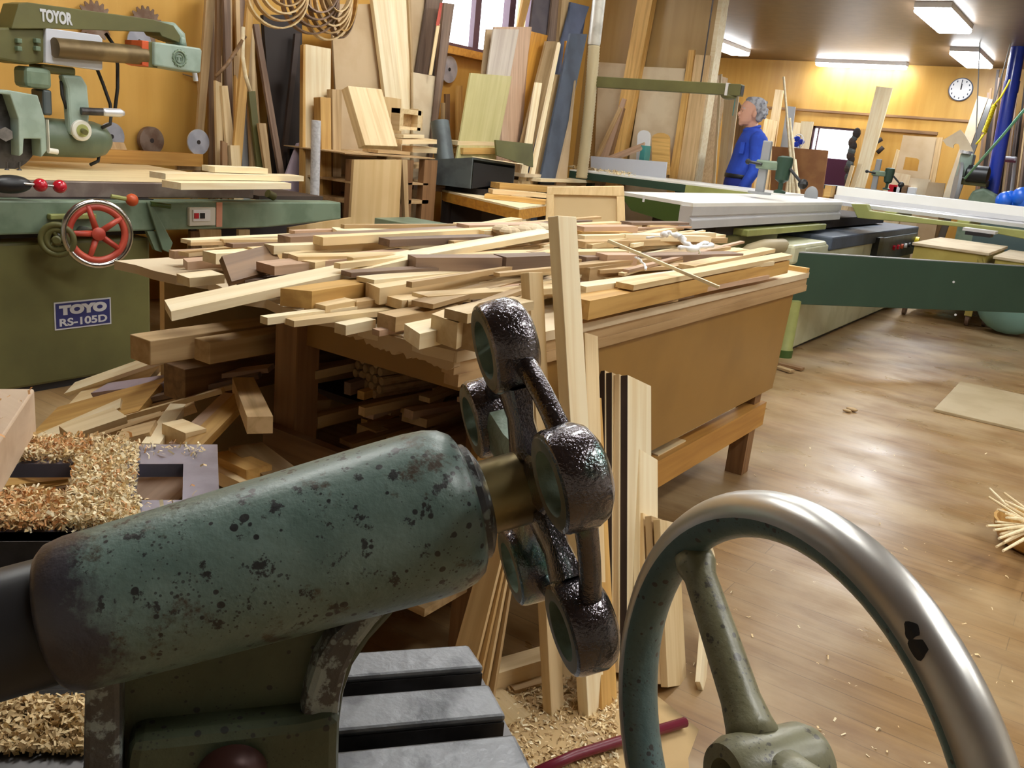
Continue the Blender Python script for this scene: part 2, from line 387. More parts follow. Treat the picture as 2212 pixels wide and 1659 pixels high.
# window in the long wall
M['winframe'] = paint('dark_plum_frame', (.10, .05, .07), .4)
W = struct(MB().bb((XW-.09, wy0, wz0), (XW-.02, wy0+.05, wz1)).bb((XW-.09, wy1-.05, wz0), (XW-.02, wy1, wz1)).bb((XW-.09, wy0, wz0), (XW-.02, wy1, wz0+.04))
           .bb((XW-.09, wy0, wz1-.05), (XW-.02, wy1, wz1)).bb((XW-.08, 6.36, wz0), (XW-.03, 6.44, wz1)).bb((XW-.09, 6.84, wz0), (XW-.02, 6.93, wz1)).build('window_1', 'winframe'))
MB().bb((XW-.06, wy0, wz0), (XW-.055, wy1, wz1)).build('pane', 'glass', W)
MB().bb((XW-.12, wy0-.1, wz0-.06), (XW+.1, wy1+.1, wz0)).build('window_sill', 'orange', W)
W2 = struct(MB().bb((g0, YB+.02, h0), (g0+.03, YB+.08, h1)).bb((g1-.03, YB+.02, h0), (g1, YB+.08, h1)).bb((g0, YB+.02, h0), (g1, YB+.08, h0+.03)).bb((g0, YB+.02, h1-.03), (g1, YB+.08, h1))
            .bb((g0+.07, YB+.03, h0), (g0+.09, YB+.07, h1)).build('window_2', 'winframe'))
MB().bb((g0, YB+.05, h0), (g1, YB+.055, h1)).build('pane', 'glass', W2)

# ------------------------------------------------------------------ ceiling lights
M['tube'] = emit('lit_tube', (.93, .97, 1.0), 34)
M['tube2'] = emit('unseen_lit_tube_near', (.98, .98, .94), 28)
def fixture(loc, L, along, label, wd=.26, tube='tube', n=2):
    e = empty('ceiling_light', loc, label, 'ceiling light', 'fluorescent ceiling lights')
    x, y, z = loc
    def bx(a, b, u0, u1, z0, z1): return MB().bb((x+u0, y+a, z0), (x+u1, y+b, z1)) if along == 'y' else MB().bb((x+a, y+u0, z0), (x+b, y+u1, z1))
    bx(-L/2, L/2, -wd/2, wd/2, z-.045, z).build('housing', 'white', e)
    bx(-L/2+.01, L/2-.01, -wd*.5, wd*.5, z-.085, z-.045).build('diffuser', tube, e, bevel=.018)
    return e
fixture((-1.78, 9.2, ZC), 1.2, 'y', 'twin tube ceiling light nearest the top right corner, lit', .30)
fixture((-1.93, 12.0, ZC), 1.25, 'y', 'twin tube ceiling light above the round wall clock, lit', .30)
fixture((-4.85, 11.6, ZC), 1.25, 'y', 'ceiling light half hidden by the end of the plywood partition, lit', .26)
fixture((-3.46, 13.05, ZC), 1.2, 'x', 'long ceiling light running along the back wall, lit', .16)
for k, (x, y) in enumerate(((-3.0, 1.6), (-3.0, 4.6), (-1.1, 2.3), (-1.1, 4.6), (-2.4, 6.8), (1.4, 4.4), (1.2, 1.4), (2.2, 7.0), (2.6, 3.0))):  # fixtures out of view; the last is added to brighten the handwheel rim
    fixture((x, y, ZN), 1.25, 'y', 'unseen ceiling light over the near workshop floor', .3, 'tube2')
# ================================================================== WORKBENCH WITH THE LUMBER HEAP
BZ = .80
wbn = empty('workbench', (-1.5, 2.4, 0), 'long workbench with worn brown panel front, buried under a heap of offcuts', 'workbench')
rr = random.Random(3)
edge = []
for i in range(15):                                   # broken particle-board near edge
    x = -2.08+(1.10*i/14); edge.append(V((x, 1.285+rr.uniform(-.018, .022)+(.03 if 3 < i < 6 else 0), BZ)))
top = edge+[V((-.985, 3.56, BZ)), V((-2.08, 3.56, BZ))]
MB().prism(top, (0, 0, -.022)).build('top', 'mdfpale', wbn)
MB().bb((-1.53, 1.36, BZ-.10), (-1.02, 1.40, BZ-.022)).build('end_apron', 'darkply', wbn)
MB().bb((-1.02, 1.30, BZ-.050), (-.99, 3.56, BZ-.022)).bb((-1.02, 1.31, BZ-.075), (-.985, 3.56, BZ-.050)).build('edge_moulding', 'oaky', wbn)
fp = at(1667, 842, x=-1.0).y
MB().prism([V((-1.0, 1.42, .345)), V((-1.0, 3.40, .345)), V((-1.0, 3.45, BZ-.075)), V((-1.0, 1.42, BZ-.075))], (-.018, 0, 0)).build('front_panel', 'darkply', wbn)
MB().bb((-2.08, 3.52, BZ), (-.985, 3.55, BZ+.018)).build('end_lip', 'honey', wbn)
for x, y in ((-1.53, 1.33), (-1.07, 1.47), (-1.09, 3.27), (-2.06, 3.35), (-2.06, 2.3)):
    MB().bb((x, y, 0), (x+.07, y+.07, BZ-.022)).build('leg', 'brownv', wbn)
MB().bb((-1.055, 1.62, .20), (-1.0, 3.36, .295)).build('shelf_rail', 'orangey', wbn)
MB().bb((-1.53, 1.30, .40), (-1.03, 1.325, .505)).build('shelf_rail', 'brown', wbn)
tr_ = []
for i in range(41): tr_.append(V((-1.30+.315*i/40, 1.292, BZ-.020-rr.uniform(.0, .012)-.010*min(1, i/20))))
MB().prism(tr_+[V((-.985, 1.292, BZ-.004)), V((-1.30, 1.292, BZ-.004))], (0, .02, 0)).build('torn_edge', 'mdf', wbn)
MB().bb((-2.0, 1.32, .20), (-1.03, 3.34, .22)).build('shelf', 'oak', wbn)
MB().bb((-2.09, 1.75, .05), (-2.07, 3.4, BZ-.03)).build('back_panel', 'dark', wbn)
MB().bb((-2.035, 1.375, .01), (-2.015, 2.7, BZ-.024)).build('side_panel', paint('pale_plywood_panel', (.78, .58, .30), .6, c2=(.70, .50, .24), sc=3), wbn)

# -- sticks of the heap: pixel ends of the upper face centre line, their heights, width, thickness
def stick(p, q, z1, z2, w_, t, mat, label, tilt=0, name='offcut', cat='wood offcut', group=None, a1=0, a2=0):
    return plank(name, label, cat, at(*p, z=z1), at(*q, z=z2), w_, t, mat, tilt=tilt, group=group, a1=a1, a2=a2)
ST = [
 # p, q, z1, z2, w, t, mat, label, tilt, a1, a2
 ((362, 660), (905, 545), .845, .905, .075, .018, 'cream', 'long pale plank hanging off the left end of the bench heap', 0, .5, 0),
 ((905, 545), (1185, 497), .905, .945, .06, .016, 'cream', 'curving pale lath continuing along the middle of the heap toward the upright board', 0, 0, 0),
 ((640, 626), (1010, 572), .87, .875, .055, .035, 'honey', 'yellowish pine stick with a square end below the long pale plank', 0, -.5, 0),
 ((805, 616), (1190, 558), .875, .885, .06, .035, 'pine', 'stout tan batten running to the foot of the tall upright board', 0, .4, 0),
 ((570, 684), (1125, 614), .835, .84, .022, .014, 'cream', 'very thin bright lath lying along the near side of the heap', 0, 0, 0),
 ((625, 690), (1125, 632), .83, .835, .03, .012, 'pine', 'thin tan lath just below the bright lath', 0, 0, 0),
 ((573, 570), (880, 540), .885, .90, .065, .02, 'pinkish', 'wide pinkish board with wavy grain at the left of the heap', 0, 0, 0),
 ((490, 580), (600, 552), .875, .885, .07, .014, 'brown', 'dark brown board tipped on edge at the left of the heap', .6, .6, .5),
 ((400, 562), (540, 550), .835, .84, .05, .02, 'pinkish', 'short brownish strip lying at the far left of the bench top', 0, .4, 0),
 ((395, 596), (470, 588), .835, .84, .06, .02, 'cream', 'short pale block with a green stained end at the left of the heap', 0, 0, 0),
 ((452, 545), (540, 540), .865, .865, .05, .025, 'cream', 'short cream batten at the far left edge of the heap', 0, 0, 0),
 ((540, 535), (980, 520), .87, .885, .03, .012, 'pine', 'thin straight lath along the far side of the heap', 0, 0, 0),
 ((480, 517), (830, 512), .86, .87, .015, .008, 'pine', 'slender stick behind the far side of the heap', 0, 0, 0),
 ((480, 523), (800, 519), .855, .865, .012, .008, 'oak', 'slender tan stick parallel to the far edge of the bench', 0, 0, 0),
 ((520, 602), (670, 592), .85, .855, .04, .02, 'walnut', 'grey brown batten under the pinkish board', 0, 0, 0),
 ((722, 494), (888, 499), .89, .895, .07, .018, 'cream', 'short wide cream board at the far left of the heap', 0, 0, .4),
 ((830, 515), (1055, 508), .925, .93, .045, .018, 'walnut', 'dark purple brown batten on the far side of the heap', 0, 0, 0),
 ((890, 553), (1075, 553), .91, .915, .05, .045, 'walnut', 'grey brown moulding with a grooved end in the middle of the heap', 0, 0, 0),
 ((1080, 552), (1190, 548), .915, .92, .055, .04, 'walnut', 'grey brown moulding butting against the tall upright board', 0, 0, 0),
 ((1000, 484), (1180, 482), .925, .93, .06, .03, 'pinkish', 'reddish board behind the crumpled film at the far side of the heap', 0, 0, 0),
 ((680, 655), (748, 643), .845, .848, .06, .03, 'pine', 'short square block above the bright lath', 0, 0, 0),
 ((760, 650), (900, 632), .845, .85, .03, .016, 'oak', 'brown tan strip above the bright lath', 0, 0, 0),
 ((880, 645), (1125, 622), .855, .86, .05, .014, 'pine', 'thin pointed pale board in the middle front of the heap', 0, .6, 0),
 ((835, 680), (975, 655), .84, .845, .05, .03, 'oak', 'small tongued moulding with a notched end at the front of the heap', 0, 0, 0),
 ((735, 700), (800, 687), .82, .822, .03, .02, 'cream', 'small pale block with a rounded end over the broken bench edge', 0, 0, 0),
 ((890, 710), (975, 692), .838, .84, .07, .03, 'cream', 'cream block with one sloping end on the broken bench edge', 0, .5, 0),
 ((985, 672), (1130, 645), .885, .89, .055, .018, 'pine', 'upper board of the small stack beside the iron star wheel', 0, 0, 0),
 ((1003, 697), (1045, 688), .862, .862, .07, .05, 'oak', 'square tan block in the small stack beside the iron star wheel', 0, 0, 0),
 ((960, 688), (1000, 672), .865, .868, .07, .05, 'pine', 'mitred block at the left of the small stack', 0, .4, 0),
 ((812, 712), (905, 695), .812, .815, .02, .012, 'pinkish', 'thin greyish strip lying at the broken bench edge', 0, 0, 0),
 ((1250, 645), (1690, 560), .86, .87, .06, .045, 'honey', 'stout orange tan batten along the near right of the heap', 0, 0, .3),
 ((1250, 616), (1660, 562), .875, .88, .045, .014, 'cream', 'pale lath lying above the stout orange tan batten', 0, 0, 0),
 ((1350, 612), (1700, 548), .88, .89, .05, .014, 'pine', 'split pale board reaching the far right corner of the heap', 0, 0, .5),
 ((1250, 660), (1450, 632), .83, .83, .05, .02, 'oak', 'tan strip under the stout batten at the near right', 0, 0, 0),
 ((1250, 575), (1560, 530), .885, .885, .07, .05, 'oak', 'broad tan board in the right half of the heap', 0, 0, 0),
 ((1250, 552), (1590, 545), .895, .885, .06, .05, 'walnut', 'dark brown batten behind the broad tan board', 0, 0, 0),
 ((1258, 540), (1300, 545), .90, .90, .06, .02, 'pine', 'small pale slip right of the tall upright board', 0, 0, 0),
 ((1300, 548), (1365, 548), .905, .905, .05, .05, 'pinkish', 'square pinkish block in the right half of the heap', 0, 0, 0),
 ((1250, 520), (1560, 512), .92, .90, .05, .02, 'oak', 'thin brown board along the far right of the heap', 0, 0, 0),
 ((1255, 508), (1540, 502), .93, .92, .03, .018, 'cream', 'cream lath along the far right edge of the heap', 0, 0, 0),
 ((1250, 488), (1366, 487), .945, .945, .05, .03, 'pinkish', 'short reddish board under the standing drawer front', 0, 0, 0),
 ((1245, 498), (1355, 500), .93, .93, .05, .03, 'honey', 'short orange board under the reddish board', 0, 0, 0),
 ((1345, 505), (1530, 510), .93, .92, .03, .02, 'cream', 'bright lath with white film tied around it', 0, 0, 0),
 ((1315, 517), (1555, 618), .955, .875, .012, .008, 'cream', 'thin pale stick lying across the right half of the heap', 0, 0, 0),
 ((1365, 650), (1480, 628), .825, .825, .06, .012, 'walnut', 'grey brown slip near the front right edge of the bench', 0, 0, 0),
 ((1480, 620), (1645, 590), .835, .835, .07, .014, 'pinkish', 'greyish pink slip near the far right corner of the bench', 0, 0, .4),
 ((1430, 628), (1520, 613), .83, .83, .03, .012, 'oak', 'narrow slip beside the greyish pink slip', 0, 0, 0),
 ((1335, 652), (1400, 640), .815, .815, .05, .012, 'walnut', 'small dark slip at the near right of the bench top', 0, 0, 0),
]
for p, q, z1, z2, w_, t, mt, lb, tl, a1, a2 in ST: stick(p, q, z1, z2, w_, t, mt, lb, tl, a1=a1, a2=a2)
# filler: the lower layers of the heap
rf = random.Random(11)
mats = ['pine', 'oak', 'cream', 'pine', 'walnut', 'oak', 'pinkish', 'cream', 'pine']
for k in range(185):
    x = rf.uniform(-1.98, -1.10); y = rf.uniform(1.5, 3.3); L = rf.choice([.3, .5, .8, 1.2, 1.5])*rf.uniform(.8, 1.2)
    a = rf.gauss(math.radians(92), .11); hmax = .115*math.sin(math.pi*min(1, max(0, (x+2.1)/1.12)))**.5*min(1, (y-1.3)/.4)
    z = BZ+.018+rf.random()**.8*hmax
    d = V((math.cos(a), math.sin(a), rf.uniform(-.015, .015)))
    c = V((x, y, z)); p = c-d*L/2; q = c+d*L/2
    if p.y < 1.36: q += d*((1.36-p.y)/d.y); p += d*((1.36-p.y)/d.y)
    if q.y > 3.5: p -= d*((q.y-3.5)/d.y); q -= d*((q.y-3.5)/d.y)
    if p.y < 1.33: p = p+d*((1.33-p.y)/d.y)
    for e in (p, q): e.z = max(e.z, BZ+.016); e.x = min(max(e.x, -2.05), -1.03)
    w_ = rf.choice([.014, .018, .025, .035, .05]); mt = rf.choice(mats)
    if w_ < .02: plank('lath', 'thin loose lath within the heap on the workbench', 'lath', p, q, w_, rf.choice([.008, .012]), mt, group='laths filling the bench heap')
    else: plank('offcut', 'loose offcut strip buried within the heap on the workbench', 'wood offcut', p, q, w_, rf.choice([.01, .014, .02]), mt, group='offcuts filling the bench heap')
# white film and ties
def film(strands, mat, name, label, cat):
    rr_ = random.Random(5); mb = MB()
    for px_, r in strands:
        P = []
        for i in range(len(px_)-1):
            for k in range(5):
                (x0, y0, z0), (x1, y1, z1) = px_[i], px_[i+1]; t_ = k/5
                P.append(at(x0+(x1-x0)*t_, y0+(y1-y0)*t_, z=z0+(z1-z0)*t_)+V((rr_.uniform(-1, 1), rr_.uniform(-1, 1), rr_.uniform(-.5, 1)))*r*.6)
        P.append(at(*px_[-1][:2], z=px_[-1][2])); mb.tube(P, r, 7, True, [r*rr_.uniform(.45, 1.25) for _ in P])
    return tag(mb.build(name, mat, smooth=True), label, cat)
film([([(1428, 510, .955), (1445, 502, .965), (1462, 508, .96), (1480, 525, .94), (1500, 536, .93)], .009), ([(1466, 537, .925), (1500, 538, .928), (1538, 530, .93)], .008), ([(1500, 535, .93), (1520, 526, .935), (1537, 529, .93)], .007), ([(1395, 514, .94), (1430, 512, .95), (1448, 500, .97)], .004), ([(1510, 538, .925), (1512, 548, .91)], .005)], 'foam', 'packing_film', 'twisted white packing film tied over the right of the heap', 'packing film')
film([([(1370, 557, .925), (1382, 560, .925), (1390, 570, .915), (1395, 582, .905)], .0035)], 'foam', 'string', 'short white string end curling from the heap', 'string')
mb = MB(); rr_ = random.Random(9)
for k in range(9):
    c = at(1085+k*11, 497+rr_.uniform(-6, 5), z=.935); mb.ball(c, .032*rr_.uniform(.7, 1.1), 9, 6, (1.2, 1, .6), Matrix.Rotation(rr_.random()*3, 3, 'Z'))
fo = mb.build('packing_film', 'mdfpale'); fo['label'] = 'crumpled pale sheet bunched behind the tall upright board'; fo['category'] = 'packing film'

# ------------------------------------------------------------------ below the bench: beams sticking out on the left
def beam(xx, p, h, w_, mat, label, L=1.2):
    P = at(*p, x=xx); return plank('timber_beam', label, 'timber', P, P+V((0, L, 0)), w_, h, mat, bev=.002)
beam(-1.70, (302, 729), .056, .075, 'oak', 'thick square beam end jutting left from under the bench, topmost of three')
beam(-1.62, (436, 735), .05, .055, 'oak', 'brown square beam lying just below the topmost jutting beam')
beam(-1.80, (376, 790), .085, .085, 'brown', 'heavy dark beam jutting left from under the bench, lowest of three')
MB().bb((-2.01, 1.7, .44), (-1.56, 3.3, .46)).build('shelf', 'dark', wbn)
PILE = [  # floor pile left of the bench: pixel ends, depth y, w, t
 ((150, 838), (360, 765), 1.36, 1.36, .05, .012, 'cream', 'long pale lath slanting down to the left toward the olive saw base', .6),
 ((215, 838), (400, 812), 1.30, 1.32, .06, .03, 'lilac', 'short greyish board on top of the floor pile', .3),
 ((170, 850), (345, 790), 1.33, 1.38, .12, .012, 'pine', 'wide tan board under the long pale lath in the floor pile', .5),
 ((90, 915), (330, 850), 1.12, 1.25, .16, .015, 'honey', 'wide yellow board sloping at the left of the floor pile', .3),
 ((75, 950), (260, 870), 1.05, 1.2, .05, .012, 'cream', 'bright strip sloping along the front of the yellow board', .2),
 ((140, 930), (260, 890), 1.02, 1.15, .06, .02, 'pine', 'pale batten crossing the left of the floor pile', .1),
 ((210, 940), (420, 870), 1.05, 1.22, .025, .02, 'oak', 'narrow stick rising to the right in the floor pile', 0),
 ((240, 905), (480, 838), 1.15, 1.3, .02, .012, 'pine', 'thin stick high in the floor pile', 0),
 ((245, 890), (520, 825), 1.2, 1.36, .03, .012, 'oak', 'tan strip high in the floor pile', 0),
 ((330, 855), (560, 805), 1.25, 1.4, .03, .012, 'walnut', 'dark strip at the top of the floor pile', 0),
 ((455, 806), (585, 790), 1.36, 1.44, .05, .012, 'pinkish', 'thin board beside the bench leg above the floor pile', 0),
 ((325, 958), (385, 872), 1.0, 1.2, .035, .02, 'cream', 'short pale stick standing steeply in the floor pile', 0),
 ((390, 960), (505, 850), 1.05, 1.3, .05, .02, 'pinkish', 'pinkish stick leaning steeply in the floor pile', 0),
 ((415, 960), (530, 845), 1.04, 1.32, .04, .02, 'honey', 'yellow stick leaning beside the pinkish stick', 0),
 ((562, 900), (525, 815), 1.12, 1.35, .05, .035, 'oak', 'square batten leaning to the left beside the bench leg', 0),
 ((255, 940), (330, 920), 1.0, 1.05, .08, .05, 'oak', 'short square block in the middle of the floor pile', 0),
 ((375, 925), (420, 915), 1.05, 1.1, .08, .06, 'pine', 'short yellow block behind the leaning sticks', 0),
 ((480, 975), (560, 1010), 1.20, 1.17, .06, .03, 'honey', 'square yellow stick lying below the bench leg', 0),
 ((470, 1000), (545, 1035), 1.17, 1.15, .06, .03, 'pine', 'pale stick beside the iron plate corner', 0),
 ((530, 960), (620, 1030), 1.25, 1.2, .08, .015, 'oak', 'tan board sloping down under the tray', 0),
 ((300, 1075), (390, 1000), 1.05, 1.2, .13, .02, 'pinkish', 'reddish board seen through the square hole of the iron plate', 0),
]
for p, q, y1, y2, w_, t, mt, lb, tl in PILE:
    P, Q = at(*p, y=y1), at(*q, y=y2); plank('offcut', lb, 'wood offcut', P, Q, w_, t, mt, tilt=tl)
rf = random.Random(21)
for k in range(95):
    x = rf.uniform(-2.6, -1.25); y = rf.uniform(.75, 1.3); L = rf.uniform(.25, .7)
    hh = .42*max(0, 1-abs(x+1.95)/.8)*max(.15, (y-.6)/.7); z = .03+rf.random()*hh
    a = rf.uniform(.5, 1.9); d = V((math.cos(a), math.sin(a), rf.uniform(-.25, .35))).normalized()
    c = V((x, y, z)); p, q = c-d*L/2, c+d*L/2
    for e in (p, q): e.z = max(.03, e.z); e.y = min(e.y, 1.29)
    plank('offcut', 'loose offcut in the floor pile left of the workbench', 'wood offcut', p, q, rf.choice([.02, .03, .04, .06]), rf.choice([.008, .012, .02]), rf.choice(['oak', 'pine', 'honey', 'cream', 'brown', 'oak']), group='offcuts in the floor pile', tilt=rf.uniform(-.3, .3))
# lumber on the shelf under the bench
rf = random.Random(31)
for k in range(62):
    x = rf.uniform(-1.48, -1.12); y0 = rf.uniform(1.36, 1.75); L = rf.uniform(.5, 1.1); z = .245+rf.random()*.40
    d = V((rf.uniform(-.12, .12), 1, 0)).normalized(); q = V((x, y0, z))+d*L; q.x = min(max(q.x, -1.97), -1.1)
    q.z = max(.25, z+rf.uniform(-.05, .05))
    plank('offcut', 'shadowed offcut stacked on the shelf inside the bench', 'wood offcut', V((x, y0, z)), q, rf.choice([.02, .03, .05, .07]), rf.choice([.012, .02, .03]), rf.choice(['oak', 'oak', 'walnut', 'pinkish', 'pine', 'honey']), group='offcuts on the bench shelf')
bd = V((-1.50, 0, 0)); c0 = at(795, 815, y=1.5)
for k in range(19):
    r_ = 0 if k == 0 else (.022 if k < 7 else .043); a = k*math.pi/3 if k < 7 else k*math.pi/6
    p = c0+V((math.cos(a)*r_, 0, math.sin(a)*r_)); q = p+V((.25, 1.1, .03)); q.x = min(q.x, -1.08)
    tag(MB().cyl(p, q, .0105, n=8).build('dowel', 'oak', smooth=True, auto=40), 'thin round dowel in the tied bundle under the bench', 'dowel', 'dowel bundle under the bench')
plank('offcut', 'diagonal dark stick leaning inside the bench', 'wood offcut', at(985, 800, y=1.7), at(900, 935, y=1.5), .03, .02, 'brown')
plank('offcut', 'tan batten catching the light low inside the bench', 'wood offcut', at(850, 948, y=1.4), at(965, 905, y=1.7), .035, .03, 'oak')
plank('offcut', 'pale end of a board in the near corner of the bench shelf', 'wood offcut', at(620, 935, y=1.38), at(672, 920, y=1.42), .08, .012, 'pine', tilt=.8)
plank('offcut', 'notched block stub on the bench shelf beside the leg', 'wood offcut', at(618, 860, y=1.40), at(700, 855, y=1.5), .07, .04, 'oak')
plank('offcut', 'tan board pushed in above the notched block under the bench', 'wood offcut', at(640, 805, y=1.42), at(900, 765, y=1.9), .09, .02, 'oak')
# shelf contents at the open side on the right
for (p, q, z, w_, t, mt, lb) in (((1475, 945), (1620, 912), .33, .06, .012, 'cream', 'pale slat lying on the bench shelf near the right leg'),
      ((1430, 985), (1520, 962), .30, .08, .014, 'pine', 'bundled tan slat in the open bench shelf, upper one'), ((1430, 1003), (1510, 975), .275, .08, .014, 'pinkish', 'bundled reddish slat in the open bench shelf, lower one'),
      ((1430, 1022), (1520, 990), .25, .06, .014, 'oak', 'brown slat behind the orange shelf rail'), ((1510, 985), (1565, 965), .28, .09, .012, 'cream', 'short pale offcut beside the bundled slats')):
    P, Q = at(*p, z=z), at(*q, z=z); P.x = min(P.x, -1.06); Q.x = min(Q.x, -1.06)
    plank('offcut', lb, 'wood offcut', P, Q, w_, t, mt)
# ================================================================== BOARDS STANDING AGAINST THE BENCH FRONT
def stand(name, label, fpx, tpx, wpx, xt, t, mat, cat='board', k=.55, edge=None):
    Fp = at(*fpx, z=.004); T = at(*tpx, x=xt); D = (T-CAM).dot(F3)
    w_ = wpx*D/F_PX/k
    o = plank(name, label, cat, Fp, T, w_, t, mat, up=(1, 0, .2), bev=.0015)
    if edge:  # shade of the side turned from the light, painted onto the narrow edges
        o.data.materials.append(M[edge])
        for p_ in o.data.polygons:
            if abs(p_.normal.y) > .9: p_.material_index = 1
    return o
stand('board', 'tall pale square-edged board standing upright before the bench, highest of all', (1290, 1543), (1226, 467), 42, -.95, .026, 'cream')
stand('board', 'pale board standing behind the star wheel, left of the tall upright board', (1206, 1545), (1158, 588), 30, -.975, .022, 'pine')
stand('board', 'tan board just right of the tall upright board, lower by a hand', (1302, 1530), (1278, 722), 32, -.965, .02, 'pine')
stand('board', 'short board in front of the tan board beside the tall upright one', (1318, 1528), (1284, 856), 36, -.935, .02, 'honey')
stand('board', 'board with shade-painted edges, leftmost of the stack leaning before the bench panel', (1336, 1446), (1333, 812), 62, -.985, .018, 'pine', edge='dark')
stand('board', 'second board with shade-painted edges from the left of the stack leaning before the bench panel', (1350, 1448), (1348, 816), 62, -.967, .018, 'pine', edge='dark')
stand('board', 'thin pale board in the middle of the stack leaning before the bench panel', (1364, 1450), (1364, 820), 62, -.949, .016, 'pine')
stand('board', 'wide pale board with shade-painted edges closing the right of the stack before the bench panel', (1382, 1454), (1382, 822), 64, -.929, .02, 'cream', edge='dark')
stand('board', 'waist high slat at the left of the waist high board', (1376, 1462), (1376, 992), 50, -.89, .018, 'oak')
stand('board', 'waist high board in front of the wide pale board', (1402, 1468), (1402, 982), 52, -.865, .016, 'cream')
stand('board', 'low tan board behind the left rim of the big handwheel', (1428, 1474), (1414, 1120), 66, -.80, .02, 'pine')
stand('board', 'second low board, between the handwheel rim and its spoke', (1446, 1478), (1430, 1122), 60, -.775, .018, 'oak')
stand('board', 'frontmost low board seen between the handwheel rim and its spoke', (1464, 1482), (1446, 1126), 54, -.75, .018, 'pine')
stand('board', 'narrow low board just right of the handwheel spoke top', (1518, 1490), (1540, 1183), 26, -.72, .012, 'cream')
for k, lb in enumerate(('front', 'second', 'third', 'rearmost')):
    slab('plywood_sheet', lb+' plywood sheet of four slanting behind the star wheel at the bench end', 'plywood', [(978+k*18, 1415), (1030+k*16, 1420), (1098+k*8, 1140), (1060+k*10, 1130)], (V((0, 1.262+k*.012, 0)), V((0, 1, -.02))), .009, ('pine', 'ply', 'pine', 'oak')[k], zb=.01)
plank('board', 'pale board lying on the floor under the bench end', 'board', at(1035, 1450, z=.06), at(1190, 1405, z=.06), .05, .05, 'pine')
plank('board', 'brown slat lying on the floor among the shavings', 'board', at(1100, 1478, z=.02), at(1185, 1455, z=.02), .05, .018, 'oak')
plank('board', 'pale square plate on the floor beside the lathe bed', 'board', at(1050, 1490, z=.02), at(1120, 1555, z=.02), .07, .018, 'pine')
plank('board', 'thin strip on the floor at the feet of the standing boards', 'board', at(1215, 1565, z=.015), at(1330, 1610, z=.015), .035, .013, 'oak')
tag(MB().tube([at(1160, 1668, z=.03), at(1240, 1632, z=.03), at(1325, 1605, z=.03), at(1480, 1560, z=.02)], .011, 10).build('power_cable', 'maroon', smooth=True), 'dark red cable crossing the shavings on the floor', 'cable')

# loose shavings: uncountable, one object per heap
def shavings(name, label, spots, size, mats, n, seed, flat=.5, kind='stuff'):
    r = random.Random(seed); mb = MB()
    for i in range(n):
        c = spots(r)
        if c is None: continue
        s_ = size*r.uniform(.4, 1.5); a = r.random()*6.28; tl = r.gauss(0, flat)
        R = Matrix.Rotation(a, 3, 'Z') @ Matrix.Rotation(tl, 3, 'Y') @ Matrix.Rotation(r.gauss(0, flat), 3, 'X')
        mb.mi = r.randrange(len(mats)); L, W_, b = s_, s_*r.uniform(.13, .38), s_*r.uniform(-.3, .55)
        th = .00025
        P = [(-L/2, -W_/2, 0), (-L/2, W_/2, 0), (0, -W_/2, b), (0, W_/2, b), (L/2, -W_/2, b*.3), (L/2, W_/2, b*.3)]
        vs = [c+R @ V(p) for p in P]
        mb.add(vs, [(0, 1, 3, 2), (2, 3, 5, 4)])
    o = mb.build(name, mats); o['label'] = label; o['category'] = 'shavings'; o['kind'] = kind
    return o
M['sh1'] = paint('pale_shaving', (.86, .66, .36), .7); M['sh2'] = paint('cream_shaving', (.92, .80, .54), .7); M['sh3'] = paint('orange_shaving', (.66, .34, .13), .7); M['sh4'] = paint('tan_shaving', (.55, .38, .18), .8)
def sp_floor(r):
    p = at(r.uniform(1060, 1330), r.uniform(1470, 1700), z=0); p.z = .004+r.random()*.012
    return p if r.random() < max(.1, 1-abs((p-at(1180, 1590, z=0)).length)/.42) else None
shavings('floor_shavings', 'tan shavings and sawdust scattered on the floor below the star wheel', sp_floor, .014, ['sh1', 'sh4', 'sh2', 'sh4'], 5200, 3)
mb = MB(); n = 26
cc = at(1175, 1600, z=0); rs_ = random.Random(2)
rings = [[V((cc.x+math.cos(2*math.pi*i/n)*r_*(1+.12*math.sin(3*i)), cc.y+math.sin(2*math.pi*i/n)*r_*1.2*(1+.1*math.cos(2*i)), h)) for i in range(n)] for r_, h in ((.30, .0005), (.24, .005), (.12, .012), (.01, .016))]
mb.loft(rings); sd = mb.build('sawdust', 'sh4', smooth=True); sd['label'] = 'thin layer of tan sawdust on the floor under the shavings'; sd['category'] = 'sawdust'; sd['kind'] = 'stuff'
def sp_f2(r):
    p = at(r.uniform(1480, 2200), r.uniform(950, 1650), z=0); p.z = .0025; return p
shavings('floor_specks', 'few pale shavings scattered over the open floor at the right', sp_f2, .011, ['sh1', 'sh2'], 110, 8, flat=.15)
# sheet lying on the floor
m0, m1, m2 = at(2027, 888, z=0), at(2065, 828, z=0), at(2212, 936, z=0)
tag(MB().bb((-.62, 5.10, 0), (.75, 6.0, .016)).build('floor_sheet', paint('worn_sheet', (.46, .37, .23), .5, c2=(.40, .31, .18), sc=4), bevel=.003), 'flat pale board sheet lying on the floor at the right', 'board')
tag(MB().ball(at(1840, 884, z=.012), .022, 10, 6, (1.4, .8, .5)).ball(at(1830, 887, z=.01), .016, 10, 6, (1.5, .8, .5)).build('wood_crumb', 'oak', smooth=True), 'small brown wood crumb on the bare floor', 'wood chip')
for k, (a, b) in enumerate((((1685, 783), (1735, 795)), ((1680, 790), (1712, 800)))):
    plank('offcut', ('dark slat', 'tan slat')[k]+' on the floor at the foot of the pale green post', 'wood offcut', at(*a, z=.02), at(*b, z=.02), .05, .015, ('brown', 'oak')[k])
